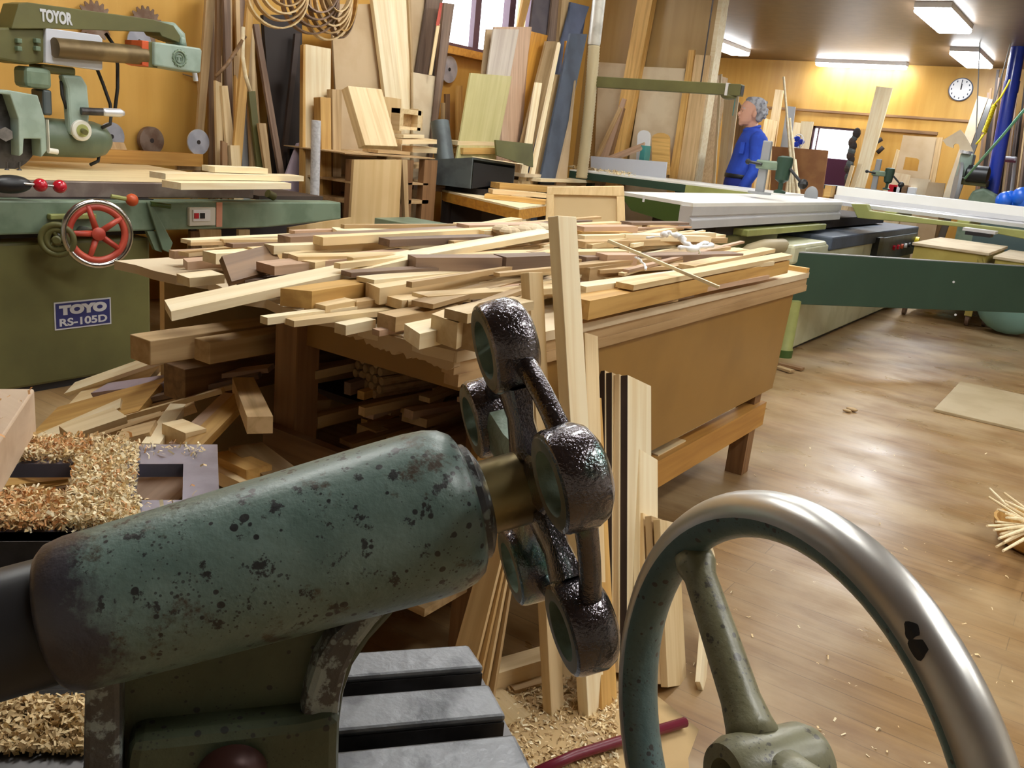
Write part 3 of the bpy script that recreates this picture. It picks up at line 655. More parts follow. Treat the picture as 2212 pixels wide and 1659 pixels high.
# kindling sticks at the right border
rk = random.Random(4)
kb = empty('kindling_bin', at(2235, 1190, z=0), 'low basket at the right border holding pale pointed slivers', 'basket')
c = at(2240, 1185, z=0)
MB().lathe(c, (0, 0, 1), [(0, .10), (.02, .13), (.06, .15), (.085, .155), (.085, .145), (.03, .12), (.02, .01)], 24).build('bowl', 'honey', kb, smooth=True, auto=40)
for k in range(16):
    a0 = c+V((rk.uniform(-.06, .06), rk.uniform(-.06, .06), .07+.02*rk.random())); t_ = at(2135+rk.uniform(-5, 45), 1055+k*9.0, z=.13+.05*rk.random())
    tag(MB().cyl(t_, a0+(a0-t_)*.25, .004, .0095, 7).build('sliver', 'cream', smooth=True, auto=50), 'pale pointed sliver poking out of the basket at the right border', 'wood sliver', 'slivers in the basket')

# ================================================================== RADIAL ARM SAW
XS = -3.45
rs = empty('radial_arm_saw', (-3.9, 2.2, 0), 'olive and sage green radial arm saw against the yellow wall', 'saw')
b0, b1 = at(325, 590, x=XS-.05).y, .2
MB().bb((-4.3, b1, .03), (XS-.05, b0, .62)).build('cabinet', 'olive', rs, bevel=.012)
MB().bb((-4.28, b1+.02, 0), (XS-.07, b0-.02, .03)).build('plinth', 'black', rs)
P = [at(-150, 432, x=XS), at(737, 437, x=XS), at(737, 474, x=XS), at(640, 485, x=XS), at(569, 492, x=XS), at(371, 497, x=XS), at(-150, 513, x=XS)]
MB().prism(P, (-.10, 0, 0)).build('front_beam', 'sage', rs, bevel=.008)
zt = at(300, 428, x=XS).z
MB().bb((XS-.10, .2, zt-.16), (XS-.05, b0+.02, zt-.01)).build('beam_bracket', 'black', rs)
MB().bb((-4.45, .2, zt-.01), (XS-.09, at(545, 420, x=XS-.1).y, zt+.055)).build('apron', paint('dull_steel_apron', (.20, .15, .13), .5, .4, c2=(.27, .22, .19), sc=9), rs, bevel=.004)
zw = at(300, 392, x=XS-.12).z
MB().bb((-4.5, .2, zt+.055), (XS-.12, at(560, 392, x=XS-.12).y, zw)).build('table_top', 'creamy', rs, bevel=.003)
MB().bb((-4.6, .2, zw), (-4.55+.03, 3.35, zw+.07)).build('fence', 'orangey', rs)
# side rail of the table going back
MB().bb((-4.4, at(560, 420, x=XS-.1).y, zt-.02), (XS-.1, at(735, 437, x=XS).y-.03, zt+.0)).build('side_rail', 'dark', rs)
MB().cyl(at(578, 418, x=XS-.05), at(592, 425, x=XS-.05), .02, n=14).build('rail_stop', 'olive', rs, smooth=True, auto=40)
# handwheel
def hw(c, ax, R, r, mat_rim, mat_sp, n, name, hubr, parent, a0=0.3):
    h = MB().torus(c, ax, R, r, 48, 12).build(name, mat_rim, parent, smooth=True)
    ax = V(ax).normalized(); u = V((0, 0, 1)); w_ = ax.cross(u).normalized()
    MB().lathe(V(c)-ax*.03, ax, [(0, hubr*.8), (.045, hubr), (.05, hubr*.7)], 20).build('hub', mat_sp, h, smooth=True, auto=40)
    MB().torus(c-ax*.004, ax, R-r*1.6, r*1.15, 48, 10).build('inner_rim', mat_sp, h, smooth=True)
    for k in range(n):
        a = a0+2*math.pi*k/n; d = u*math.cos(a)+w_*math.sin(a)
        MB().tube([c+d*hubr*.7, c+d*(R-r)], hubr*.4, 10, True, [hubr*.5, hubr*.38]).build('spoke', mat_sp, h, smooth=True)
    return h
hc = at(211, 505, x=XS+.12); Rw = 68*((hc-CAM).dot(F3))/F_PX
hw(hc, (1, -.25, .05), Rw, .0125, 'chrome', 'redpaint', 5, 'handwheel', .026, rs)
MB().cyl(hc-V((.03, 0, 0)), hc-V((.2, 0, 0)), .016, n=14).build('shaft', 'steel', rs, smooth=True, auto=40)
h2 = at(124, 518, x=XS+.07); hw(h2, (.75, -.65, 0), .058, .012, 'olive', 'olive', 3, 'small_handwheel', .018, rs)
MB().cyl(h2, h2+V((-.15, .1, .03)), .013, n=12).build('shaft', 'steel', rs, smooth=True, auto=40)
MB().bb(at(110, 475, x=XS+.03), at(200, 460, x=XS)).build('shaft_bracket', 'limeolive', rs, bevel=.004)
# red knobs
for (kx, ky), xx, rad in (((87, 400), XS+.03, 14.5), ((129, 403), XS+.03, 14.5)):
    c = at(kx, ky, x=xx); k = MB().ball(c, rad*((c-CAM).dot(F3))/F_PX, 20, 12).build('knob', 'red', rs, smooth=True)
MB().cyl(at(45, 396, x=XS+.03), at(129, 403, x=XS+.03), .005, n=8).build('lever', 'steel', rs)
MB().ball(at(22, 398, x=XS), .05, 16, 9, (.8, 1.6, .7)).build('lever_boss', 'black', rs, smooth=True)
c = at(285, 432, x=XS+.05); MB().ball(c, 13.5*((c-CAM).dot(F3))/F_PX, 20, 12).build('knob', 'orangered', rs, smooth=True)
MB().cyl(at(240, 424, x=XS+.03), c, .009, n=10).build('lever', 'limeolive', rs)
# crank lever
MB().prism([at(318, 437, x=XS+.02), at(326, 437, x=XS+.02), at(374, 525, x=XS+.03), at(366, 546, x=XS+.03), at(352, 540, x=XS+.03)], (-.012, 0, 0)).build('crank', 'sage', rs, bevel=.003)
MB().cyl(at(325, 440, x=XS+.02), at(368, 446, x=XS+.04), .011, n=12).build('crank_handle', 'dgreen2', rs, smooth=True, auto=40)
MB().prism([at(318, 500, x=XS+.006), at(340, 500, x=XS+.006), at(350, 545, x=XS+.006), at(335, 540, x=XS+.006)], (-.02, 0, 0)).build('crank_bracket', 'sage', rs)
# switch
sw = MB().bb(at(404, 447, x=XS+.001), at(466, 487, x=XS+.02)); swo = sw.build('switch_plate', 'whiteplastic', rs, bevel=.004)
MB().bb(at(415, 453, x=XS+.02), at(455, 478, x=XS+.03)).build('switch_frame', 'white', swo, bevel=.003)
MB().bb(at(419, 460, x=XS+.03), at(430, 472, x=XS+.036)).build('stop_button', 'red', swo)
MB().bb(at(432, 460, x=XS+.03), at(443, 472, x=XS+.036)).build('start_button', 'black', swo)
MB().bb(at(467, 437, x=XS+.001), at(480, 490, x=XS+.004)).build('paper_label', paint('salmon_label', (.70, .33, .22), .7), rs)
# maker's plate
pc = at(178, 676, x=XS-.05); pl_ = [at(115, 653, x=XS-.05), at(238, 640, x=XS-.05), at(240, 700, x=XS-.05), at(119, 713, x=XS-.05)]
W_ = (pl_[1]-pl_[0]).length; H_ = .10
pc = (pl_[0]+pl_[2])/2
zc = pc.z; y0, y1 = pc.y-W_/2, pc.y+W_/2; H_ = abs(pl_[0].z-pl_[3].z)
mp_ = MB().bb((XS-.05, y0, zc-H_/2), (XS-.047, y1, zc+H_/2)).build('maker_plate', 'letter', rs)
MB().bb((XS-.047, y0+.006, zc-H_/2+.006), (XS-.0462, y1-.006, zc+H_/2-.006)).build('plate_field', 'navy', mp_)
txt(mp_, 'TOYO', V((XS-.046, (y0+y1)/2, zc+H_*.2)), (0, 1, 0), (0, 0, 1), .05, 'letter', fit=(W_*.84, H_*.36), bold=.004)
txt(mp_, 'RS-105D', V((XS-.046, (y0+y1)/2, zc-H_*.24)), (0, 1, 0), (0, 0, 1), .05, 'letter', fit=(W_*.84, H_*.28), bold=.0015)
# --- arm and motor, along the table
XA = -4.0
def pA(x, y, dx=0): return at(x, y, x=XA+dx)
MB().prism([pA(25, 60), pA(40, 8), pA(60, 5), pA(330, 42), pA(375, 55), pA(390, 78), pA(388, 92), pA(350, 78), pA(345, 70), pA(120, 62), pA(25, 62)], (-.13, 0, 0)).build('over_arm', 'olive', rs, bevel=.012)
MB().tube([pA(345, 62, -.06), pA(372, 64, -.06), pA(385, 78, -.06), pA(388, 100, -.06)], .035, 14).build('arm_elbow', 'sagel', rs, smooth=True)
MB().bb(pA(355, 78, -.13), pA(402, 98, .01)).build('arm_foot', 'sagel', rs, bevel=.01)
MB().prism([pA(-60, 58, -.02), pA(100, 60, -.02), pA(100, 135, -.02), pA(60, 140, -.02), pA(-60, 118, -.02)], (-.2, 0, 0)).build('carriage', 'olive', rs, bevel=.01)
for bx, by in ((40, 88), (80, 88), (40, 105), (80, 105)):
    MB().bb(pA(bx-9, by-6, -.02), pA(bx+9, by+6, .005)).build('clamp_bolt', 'sage', rs, bevel=.003)
MB().prism([pA(99, 60), pA(215, 76), pA(222, 84), pA(222, 150), pA(215, 152), pA(99, 136)], (-.05, 0, 0)).build('arm_plate', 'palegrey', rs, bevel=.004)
MB().cyl(pA(118, 103, .03), pA(312, 120, .03), .042, n=22).build('track_tube', paint('oily_tube', (.16, .11, .05), .4, .5, c2=(.24, .17, .08), sc=9), rs, smooth=True, auto=40)
MB().prism([pA(307, 87, .06), pA(322, 89, .06), pA(322, 145, .06), pA(307, 140, .06)], (-.14, 0, 0)).build('red_collar', 'orangered', rs, bevel=.003)
MB().prism([pA(321, 90, .06), pA(340, 92, .06), pA(340, 147, .06), pA(321, 144, .06)], (-.14, 0, 0)).build('end_box_neck', 'olive', rs)
eb = MB().prism([pA(334, 90, .08), pA(434, 104, .08), pA(437, 110, .08), pA(434, 157, .08), pA(428, 158, .08), pA(334, 142, .08)], (-.17, 0, 0)).build('end_box', 'sagel', rs, bevel=.008)
ec = pA(388, 126, .083); gr = 15*((ec-CAM).dot(F3))/F_PX
em = MB().torus(ec, (1, 0, 0), gr, gr*.14, 28, 8)
for k in range(14):
    a = 2*math.pi*k/14; em.box(ec+V((0, math.cos(a), math.sin(a)))*gr*1.12, (gr*.2, gr*.2, gr*.2), Matrix.Rotation(a, 3, 'X'))
em.torus(ec, (1, 0, 0), gr*.62, gr*.09, 24, 6)
for s_ in (-1, 1):
    em.box(ec+V((0, s_*gr*.26, .1*gr)), (gr*.15, gr*.32, gr*.1)); em.box(ec+V((0, s_*gr*.26, -.12*gr)), (gr*.15, gr*.09, gr*.4))
em.build('gear_emblem', 'sage', eb)
txt(rs, 'TOYOR', pA(122, 37, .002), pA(152, 41)-pA(82, 31), (0, 0, 1), .06, 'letter', name='arm_lettering', fit=((pA(152, 41)-pA(82, 32)).length, .052), bold=.003)
MB().cyl(pA(420, 155), pA(423, 175), .012, n=12).build('end_knob', 'palegrey', rs, smooth=True, auto=40)
MB().bb(pA(60, 135, -.16), pA(165, 165, -.04)).build('turntable', 'olive', rs, bevel=.01)
# yoke
yk = [pA(135, 162), pA(178, 164), pA(190, 185), pA(195, 240), pA(192, 290), pA(178, 300), pA(152, 290), pA(148, 230), pA(145, 190)]
MB().prism(yk, (-.05, 0, 0)).build('yoke', 'sagel', rs, bevel=.012)
MB().bb(pA(25, 140, -.14), pA(115, 195, -.02)).build('yoke_pivot', 'sage', rs, bevel=.02)
MB().bb(pA(65, 190, -.14), pA(115, 250, -.03)).build('motor_mount', 'dgrey', rs, bevel=.01)
mo = pA(110, 300, -.13); MB().lathe(pA(80, 295, -.1), A_, [(0, .07), (.02, .085), (.26, .085), (.31, .07), (.34, .04)], 30).build('motor', paint('dark_sage_paint', (.12, .16, .105), .4, c2=(.09, .12, .08), sc=7), rs, smooth=True, auto=40)
dl = pA(176, 282, .01); dr = 22*((dl-CAM).dot(F3))/F_PX
do = MB().lathe(dl-V((.01, 0, 0)), (1, 0, 0), [(0, dr), (.014, dr), (.018, dr*.9)], 30).build('angle_dial', 'whiteplastic', rs, smooth=True, auto=40)
MB().lathe(dl+V((.006, 0, 0)), (1, 0, 0), [(0, dr*.62), (.006, dr*.6)], 24).build('dial_face', 'limeolive', do, smooth=True, auto=40)
MB().cyl(dl+V((.01, 0, 0)), dl+V((.05, -.01, -.005)), .012, n=12).build('dial_knob', 'olive', do, smooth=True, auto=40)
MB().cyl(pA(175, 240, .02), pA(225, 242, .04), .017, n=14).build('handle_stem', 'iron', rs, smooth=True, auto=40)
MB().tube([pA(220, 242, .04), pA(226, 242, .04), pA(260, 244, .05), pA(267, 245, .05)], .019, 14, True, [.015, .019, .019, .012]).build('pull_handle', 'alu', rs, smooth=True)
# blade guard
gd = [pA(-20, 195, .05), pA(22, 195, .05), pA(82, 206, .05), pA(98, 258, .05), pA(102, 325, .05), pA(90, 340, .05), pA(88, 300, .05), pA(52, 300, .05), pA(50, 332, .05), pA(42, 338, .05), pA(40, 258, .05), pA(22, 205, .05), pA(-20, 200, .05)]
MB().prism(gd, (-.14, 0, 0)).build('blade_guard', 'grey' if False else 'sagel', rs, bevel=.006)
MB().lathe(pA(5, 285, -.02), (1, .1, 0), [(0, .16), (.004, .16)], 40).build('saw_blade', 'iron', rs)
MB().cyl(pA(12, 290, -.01), pA(12, 290, .03), .03, n=6).build('arbor_nut', 'steel', rs)
MB().bb(pA(100, 258, .04), pA(107, 330, .06)).cyl(pA(104, 325, .05), pA(124, 328, .05), .012).build('guard_rod', 'whiteplastic', rs)
MB().tube([pA(210, 150, -.08), pA(222, 180, -.08), pA(238, 225, -.05), pA(240, 250, -.03), pA(238, 268, -.03), pA(220, 276, -.03)], .008, 8).build('cable', 'rubber', rs, smooth=True)
MB().tube([pA(228, 72, -.08), pA(248, 100, -.06), pA(254, 140, -.06), pA(254, 190, -.05), pA(248, 240, -.03)], .008, 8).build('cable', 'rubber', rs, smooth=True)
MB().tube([pA(132, 175, -.03), pA(134, 205, -.02), pA(144, 235, -.02)], .007, 8).build('cable', 'rubber', rs, smooth=True)
MB().tube([pA(214, 335, -.1), pA(212, 348, -.1), pA(195, 356, -.1)], .008, 8).build('cable', 'rubber', rs, smooth=True)
for k in (15, 42): MB().cyl(pA(k, 350, .04), pA(k, 372, .04), .004).ball(pA(k, 370, .04), .012, 10, 6).build('guard_pawl', 'iron', rs)
MB().cyl((-4.35, 1.1, zw-.05), (-4.35, 1.1, 1.75), .09, n=26).build('column', 'olive', rs, smooth=True, auto=40)
MB().bb((-4.45, 1.0, 1.35), (-4.05, 2.0, 1.47)).build('column_head', 'olive', rs, bevel=.02)
# lumber on the saw table
def tbl(p, q, z, w_, t, mat, lb): plank('board', lb, 'board', at(*p, z=z), at(*q, z=z), w_, t, mat)
tbl((340, 372), (640, 378), zw+.06, .10, .025, 'cream', 'long pale board on the saw table with a split pointed end')
tbl((370, 392), (610, 393), zw+.032, .11, .028, 'cream', 'pale board lying beneath the long pale board on the saw table')
tbl((450, 358), (565, 362), zw+.088, .09, .025, 'cream', 'short pale board on top of the lumber on the saw table')
for q, y, mt, lb in (([(383, 368), (434, 368), (433, 336), (385, 332)], 0, 'pine', 'short pale plank standing against the saw fence'), ([(248, 358), (290, 360), (268, 308), (236, 306)], 0, 'oak', 'brown block leaning on the saw fence below the hanging blades')):
    slab('board', lb, 'board', q, (V((-4.5, 0, 0)), V((1, 0, .1))), .03, mt)
# blades hanging on the yellow wall
def blade(px, R_px, mat, label, teeth=0, th=.004, x=None):
    c = at(*px, x=XW+.03 if x is None else x); R = R_px*((c-CAM).dot(F3))/F_PX; n = teeth*4 if teeth else 48; P = []
    for i in range(n):
        a = 2*math.pi*i/n; r = R
        if teeth: r = R*(1, .99, .80, .84)[i % 4]
        P.append(c+V((0, math.cos(a)*r, math.sin(a)*r)))
    e = empty('saw_blade', c, label, 'saw blade')
    MB().prism(P, (th, 0, 0)).build('disc', mat, e)
    MB().cyl(c+V((th, 0, 0)), c+V((th+.001, 0, 0)), R*.17, n=18).build('arbor_hole', 'gloom', e)
    return e
blade((322, 303), 29, 'rust', 'thick rusty brown disc hanging on the yellow wall', th=.03)
blade((427, 307), 27, 'blade', 'shiny round saw blade hanging on the yellow wall beside the lumber', th=.01, x=-4.56)
blade((240, 295), 30, 'blade', 'pale blade half hidden behind the saw motor', th=.006)
blade((205, 45), 42, 'rust', 'coarse toothed blade peeking above the saw arm, left one', teeth=18)
blade((315, 55), 40, 'rust', 'coarse toothed blade peeking above the saw arm, right one', teeth=18)
blade((300, 90), 28, 'blade', 'grey blade on the wall behind the saw track tube', th=.006)
cn = empty('nail_cord', at(425, 170, x=XW+.03), 'thin cord hanging from a nail above the shiny blade', 'cord')
MB().tube([at(425, 168, x=XW+.02), at(432, 230, x=XW+.02), at(424, 300, x=XW+.03)], .004, 6).build('cord', 'oak', cn); MB().tube([at(424, 168, x=XW+.03), at(395, 160, x=XW+.02)], .004, 6).build('nail', 'steel', cn)
# ================================================================== LATHE IN THE FOREGROUND
def chipped(name, base, base2, chip, lo=.60, sc=34, patch=(.06, .045, .03), plo=.60, rough=.42, bump=.35, psc=7, worn=None, coat=.3):
    m, t, b = nt(name); L = t.links; tc = N(t, 'ShaderNodeTexCoord')
    def noise(s, d=6, r=.55):
        n = N(t, 'ShaderNodeTexNoise'); n.inputs['Scale'].default_value = s; n.inputs['Detail'].default_value = d; n.inputs['Roughness'].default_value = r
        L.new(tc.outputs['Object'], n.inputs[0]); return n.outputs[0]
    r0 = ramp(t, [(.35, base), (.65, base2)]); L.new(noise(22, 8, .65), r0.inputs[0])
    c = r0.outputs[0]
    vo = N(t, 'ShaderNodeTexVoronoi'); vo.inputs['Scale'].default_value = sc*3.2; vo.inputs['Randomness'].default_value = 1; L.new(tc.outputs['Object'], vo.inputs[0])
    nm = noise(sc*1.2, 3); ad = N(t, 'ShaderNodeMath'); ad.operation = 'MULTIPLY_ADD'; ad.inputs[1].default_value = .75; L.new(nm, ad.inputs[0]); L.new(vo.outputs['Distance'], ad.inputs[2])
    rv = ramp(t, [(.525, (1, 1, 1)), (.56, (0, 0, 0))]); L.new(ad.outputs[0], rv.inputs[0])
    c = mixc(t, rv.outputs[0], c, chip)
    v2 = N(t, 'ShaderNodeTexVoronoi'); v2.inputs['Scale'].default_value = sc*9; L.new(tc.outputs['Object'], v2.inputs[0])
    a2 = N(t, 'ShaderNodeMath'); a2.operation = 'MULTIPLY_ADD'; a2.inputs[1].default_value = 1.1; L.new(noise(sc*.8, 4), a2.inputs[0]); L.new(v2.outputs['Distance'], a2.inputs[2])
    rw = ramp(t, [(.60, (.8, .8, .8)), (.66, (0, 0, 0))]); L.new(a2.outputs[0], rw.inputs[0]); c = mixc(t, rw.outputs[0], c, chip)
    r1 = ramp(t, [(lo, (0, 0, 0)), (lo+.04, (1, 1, 1))]); L.new(noise(sc*2.2, 6, .7), r1.inputs[0])
    r2 = ramp(t, [(plo, (0, 0, 0)), (plo+.07, (1, 1, 1))]); L.new(noise(psc*3, 8, .75), r2.inputs[0])
    c = mixc(t, r1.outputs[0], c, chip); c = mixc(t, r2.outputs[0], c, patch)
    if worn:                                    # paint rubbed off towards one end: (axis, distance along it, blend, colour)
        dp = N(t, 'ShaderNodeVectorMath'); dp.operation = 'DOT_PRODUCT'; dp.inputs[1].default_value = worn[0]; L.new(tc.outputs['Object'], dp.inputs[0])
        n5 = N(t, 'ShaderNodeMath'); n5.operation = 'MULTIPLY_ADD'; n5.inputs[1].default_value = .11; L.new(noise(30, 7, .7), n5.inputs[0]); L.new(dp.outputs['Value'], n5.inputs[2])
        mr = N(t, 'ShaderNodeMapRange'); mr.inputs['From Min'].default_value = worn[1]+.055; mr.inputs['From Max'].default_value = worn[1]+.055+worn[2]; mr.inputs['To Min'].default_value = 1; mr.inputs['To Max'].default_value = 0
        L.new(n5.outputs[0], mr.inputs[0]); c = mixc(t, mr.outputs[0], c, worn[3])
    L.new(c, b.inputs['Base Color']); b.inputs['Roughness'].default_value = rough; b.inputs['Coat Weight'].default_value = coat; b.inputs['Coat Roughness'].default_value = .3
    bp = N(t, 'ShaderNodeBump'); bp.inputs['Strength'].default_value = bump; bp.inputs['Distance'].default_value = .002
    L.new(noise(150, 3), bp.inputs['Height']); L.new(bp.outputs[0], b.inputs['Normal'])
    return m
_ax = (IX + IY*.25 + F3*.26).normalized()
_og = at(600, 1500, z=.75); _og.z = 0
M['tailpaint'] = chipped('chipped_grey_green_paint', (.11, .175, .155), (.18, .26, .235), (.022, .025, .027), lo=.58, plo=.575, worn=(_ax, _ax.dot(cam_pt(1152, 1046, .57)-_og)-.272, .02, (.045, .043, .055)))
M['bodypaint'] = chipped('grimy_olive_green_paint', (.06, .078, .045), (.085, .105, .062), (.03, .03, .03), lo=.68, plo=.66, rough=.5)
M['worniron'] = chipped('worn_dark_casting', (.05, .05, .055), (.09, .09, .09), (.30, .36, .36), lo=.50, sc=12, patch=(.02, .018, .018), plo=.63, rough=.4, bump=.6)
def cast_mat():
    m, t, b = nt('glossy_cast_iron'); L = t.links; tc = N(t, 'ShaderNodeTexCoord')
    n = N(t, 'ShaderNodeTexNoise'); n.inputs['Scale'].default_value = 22; n.inputs['Detail'].default_value = 5; L.new(tc.outputs['Object'], n.inputs[0])
    r = ramp(t, [(.42, (.11, .10, .11)), (.60, (.16, .145, .16)), (.70, (.11, .24, .21))]); L.new(n.outputs[0], r.inputs[0]); L.new(r.outputs[0], b.inputs['Base Color'])
    n2 = N(t, 'ShaderNodeTexNoise'); n2.inputs['Scale'].default_value = 520; n2.inputs['Detail'].default_value = 2; n2.inputs['Roughness'].default_value = .5; L.new(tc.outputs['Object'], n2.inputs[0])
    bp = N(t, 'ShaderNodeBump'); bp.inputs['Strength'].default_value = .7; bp.inputs['Distance'].default_value = .0011; L.new(n2.outputs[0], bp.inputs['Height']); L.new(bp.outputs[0], b.inputs['Normal'])
    b.inputs['Metallic'].default_value = .9; b.inputs['Roughness'].default_value = .16; b.inputs['Coat Weight'].default_value = .6; b.inputs['Coat Roughness'].default_value = .08
    return m
M['cast'] = cast_mat()
M['castgreen'] = paint('pale_green_grimy_paint', (.24, .32, .25), .5, c2=(.13, .16, .11), sc=30, bump=.3, bsc=120)
M['facering'] = paint('machined_brown_face', (.20, .18, .12), .45, .3, c2=(.12, .12, .09), sc=40)
M['quill'] = paint('oil_stained_steel', (.34, .27, .12), .35, .75, c2=(.20, .15, .07), sc=22)
M['tealpaint'] = chipped('worn_teal_paint', (.075, .125, .125), (.11, .18, .18), (.05, .05, .05), lo=.66, plo=.68, rough=.45)
M['nickel'] = paint('worn_nickel_plating', (.66, .65, .62), .33, .82, c2=(.54, .52, .48), sc=9)
M['spokemat'] = chipped('grimy_olive_casting', (.19, .18, .10), (.27, .26, .16), (.08, .07, .05), lo=.60, plo=.58, patch=(.10, .085, .05), rough=.4)
M['bedsteel'] = paint('scraped_bed_steel', (.17, .175, .185), .40, .6, c2=(.085, .088, .095), sc=22, bump=.25, bsc=90)

ZB = .75
LD = (at(1040, 1438, z=ZB)-at(775, 1458, z=ZB)); LD.z = 0; LD.normalize(); LN = LD.cross(UP)       # along the lathe; LN points to the viewer's side
ax = (IX + IY*.25 + F3*.26).normalized()
Cw = cam_pt(1152, 1046, .57)
lathe = empty('wood_lathe', at(600, 1500, z=ZB)-V((0, 0, ZB)), 'old wood lathe with chipped grey green tailstock and steel bed in the foreground', 'lathe')
# --- tailstock barrel
def along(s): return Cw-ax*s
R0 = .0525
prof = [(-.291, .030), (-.291, .036), (-.290, .039), (-.286, .0425), (-.276, .0445), (-.25, .0455), (-.20, .0475), (-.10, .0518), (-.075, .0525), (-.062, .0518), (-.053, .0495), (-.047, .0455), (-.0445, .041), (-.0440, .036)]
bar = MB().lathe(Cw, ax, [(a, r) for a, r in prof], 72).build('tailstock_barrel', 'tailpaint', lathe, smooth=True, auto=50)
MB().lathe(Cw, ax, [(-.46, .036), (-.292, .036), (-.288, .034)], 48).build('spindle_sleeve', 'black', lathe, smooth=True, auto=50)
MB().lathe(Cw, ax, [(-.046, .0375), (-.040, .0372), (-.038, .035), (-.036, .031), (-.0345, .028)], 40).build('end_collar', 'worniron', bar, smooth=True, auto=40)
MB().lathe(Cw, ax, [(-.040, .0238), (.004, .0238)], 40).build('quill', 'quill', lathe, smooth=True, auto=40)
# --- star wheel
vv = (IY-ax*IY.dot(ax)).normalized(); hh = vv.cross(ax).normalized()
if hh.dot(F3) > 0: hh = -hh
RW, ro, ri, th = .093, .0292, .0185, .030
star = empty('star_handwheel', Cw, 'dark glossy iron star wheel with five ringed bosses on the tailstock', 'handwheel')
ORG[star.name] = Cw
MB().lathe(Cw, ax, [(-.003, .022), (-.001, .0265), (.016, .028), (.022, .024), (.026, .012)], 36).build('hub', 'castgreen', star, smooth=True, auto=40)
bc = []
for k in range(5):
    f = math.radians(9+72*k); o_ = hh*math.cos(f)+vv*math.sin(f); c = Cw+o_*RW; bc.append((c, f))
    pr = [(-th/2, ri), (-th/2, ro-.0035), (-th/2+.0012, ro-.0012), (-th/2+.004, ro), (th/2-.010, ro+.0006), (th/2-.004, ro-.0022), (th/2, ro-.008), (th/2, ri)]
    mb = MB(); rings = [mb.ring(c+ax*a, ax, r, 44) for a, r in pr]
    mb.loft(rings, False, True)
    n = 44
    for j in range(len(pr)):
        m_ = 1 if j == 0 else 2 if j == len(pr)-1 else 0
        for i in range(n): mb.m[j*n+i] = m_
    b_ = mb.build('boss', ['cast', 'facering', 'castgreen'], star, smooth=True, auto=35)
    # spoke: flat tapered web with a raised rib
    p0, p1 = Cw+o_*.022, Cw+o_*(RW-ro+.004); side = ax.cross(o_)
    sp = MB().loft([[p+side*w_*a+ax*t_*b for a, b in ((-1, -.6), (-.5, -1), (.5, -1), (1, -.6), (1, .6), (.5, 1), (-.5, 1), (-1, .6))] for p, w_, t_ in ((p0, .021, .009), (lerp(p0, p1, .5), .014, .007), (p1, .019, .010))])
    sp.build('spoke', 'cast' if k != 2 else 'castgreen', star, smooth=True, auto=50)
for k in range(5):
    f0 = math.radians(9+72*k); pts = []; rs2 = []
    for j in range(9):
        u = j/8; f = f0+math.radians(72)*u; rad = RW*(math.cos(math.radians(36))/math.cos(math.radians(72*u-36)))*.5+RW*.5
        pts.append(Cw+(hh*math.cos(f)+vv*math.sin(f))*rad+ax*.003); rs2.append(.0066+.006*abs(2*u-1)**4)
    MB().tube(pts, .009, 14, True, rs2).build('rim_bar', 'cast', star, smooth=True)
# --- web below the barrel
wn = ax.cross(UP); wn.normalize()
if wn.dot(CAM-Cw) < 0: wn = -wn
mid = along(.17)
def PW(x, y, off): return at(x, y, pl=(mid+wn*off, wn))
web = [PW(200, 1400, .006), PW(560, 1360, .006), PW(880, 1262, .006), PW(850, 1330, .006), PW(800, 1385, .006), PW(764, 1440, .006), PW(744, 1500, .006), PW(734, 1570, .006), PW(730, 1720, .006), PW(728, 1900, .006), PW(170, 1960, .006), PW(180, 1600, .006)]
body = MB().prism(web, -wn*.05).build('tailstock_body', 'bodypaint', lathe, bevel=.004)
rib = [PW(192, 1345, .036), PW(205, 1310, .036), PW(232, 1296, .036), PW(252, 1312, .036), PW(260, 1345, .034), PW(262, 1500, .028), PW(262, 1960, .028), PW(172, 1980, .028), PW(182, 1500, .028)]
MB().prism(rib, -wn*.03).build('rib', 'worniron', body, bevel=.006)
cv = [(902, 1240), (868, 1300), (815, 1352), (775, 1405), (750, 1460), (738, 1510), (733, 1560)]
ci = [(650, 1560), (660, 1500), (682, 1430), (715, 1375), (760, 1335), (810, 1290), (850, 1250)]
MB().prism([PW(x, y, .02) for x, y in cv+ci], -wn*.06).build('rib', 'worniron', body, bevel=.005)
fl = [PW(282, 1603, .026), PW(648, 1562, .026), PW(722, 1545, .026), PW(736, 1560, .026), PW(734, 1640, .026), PW(732, 1960, .026), PW(262, 1980, .026), PW(272, 1650, .026)]
MB().prism(fl, -wn*.05).build('base_flange', 'bodypaint', body, bevel=.008)
bo = PW(500, 1672, .03); MB().lathe(bo, wn, [(0, .021), (.010, .020), (.016, .014), (.018, .004)], 26).build('clamp_bolt', paint('red_brown_bolt', (.075, .03, .025), .4, .3), body, smooth=True, auto=40)
# --- bed rails
def rail(f, n_, z, h, name='bed_rail', L_=.75, step=0):
    Pf, Pn = at(*f, z=z), at(*n_, z=z); d = (Pf-Pn); w_ = abs(d.dot(LN)); Pe = Pf
    poly = [Pf, Pn, Pn-LD*L_, Pf-LD*L_-LN*0]
    r_ = MB().prism(poly, (0, 0, -.007)).build(name, 'bedsteel', lathe, bevel=.003)
    MB().prism([p-V((0, 0, .0068))+LN*.0-LD*.001 for p in poly], (0, 0, -h)).build('rail_body', 'iron', r_); return r_
rail((1012, 1391), (1046, 1440), ZB, .03)
rail((1056, 1476), (1094, 1545), ZB, .03)
rail((1112, 1584), (1180, 1720), ZB, .06)
pf, pn = at(1010, 1405, z=ZB-.03), at(1165, 1700, z=ZB-.05)
MB().prism([pf, pn, pn-LD*.75, pf-LD*.75], (0, 0, -.14)).build('bed_casting', 'iron', lathe)
c0 = (pf+pn)/2-LD*.35; c0.z = .33
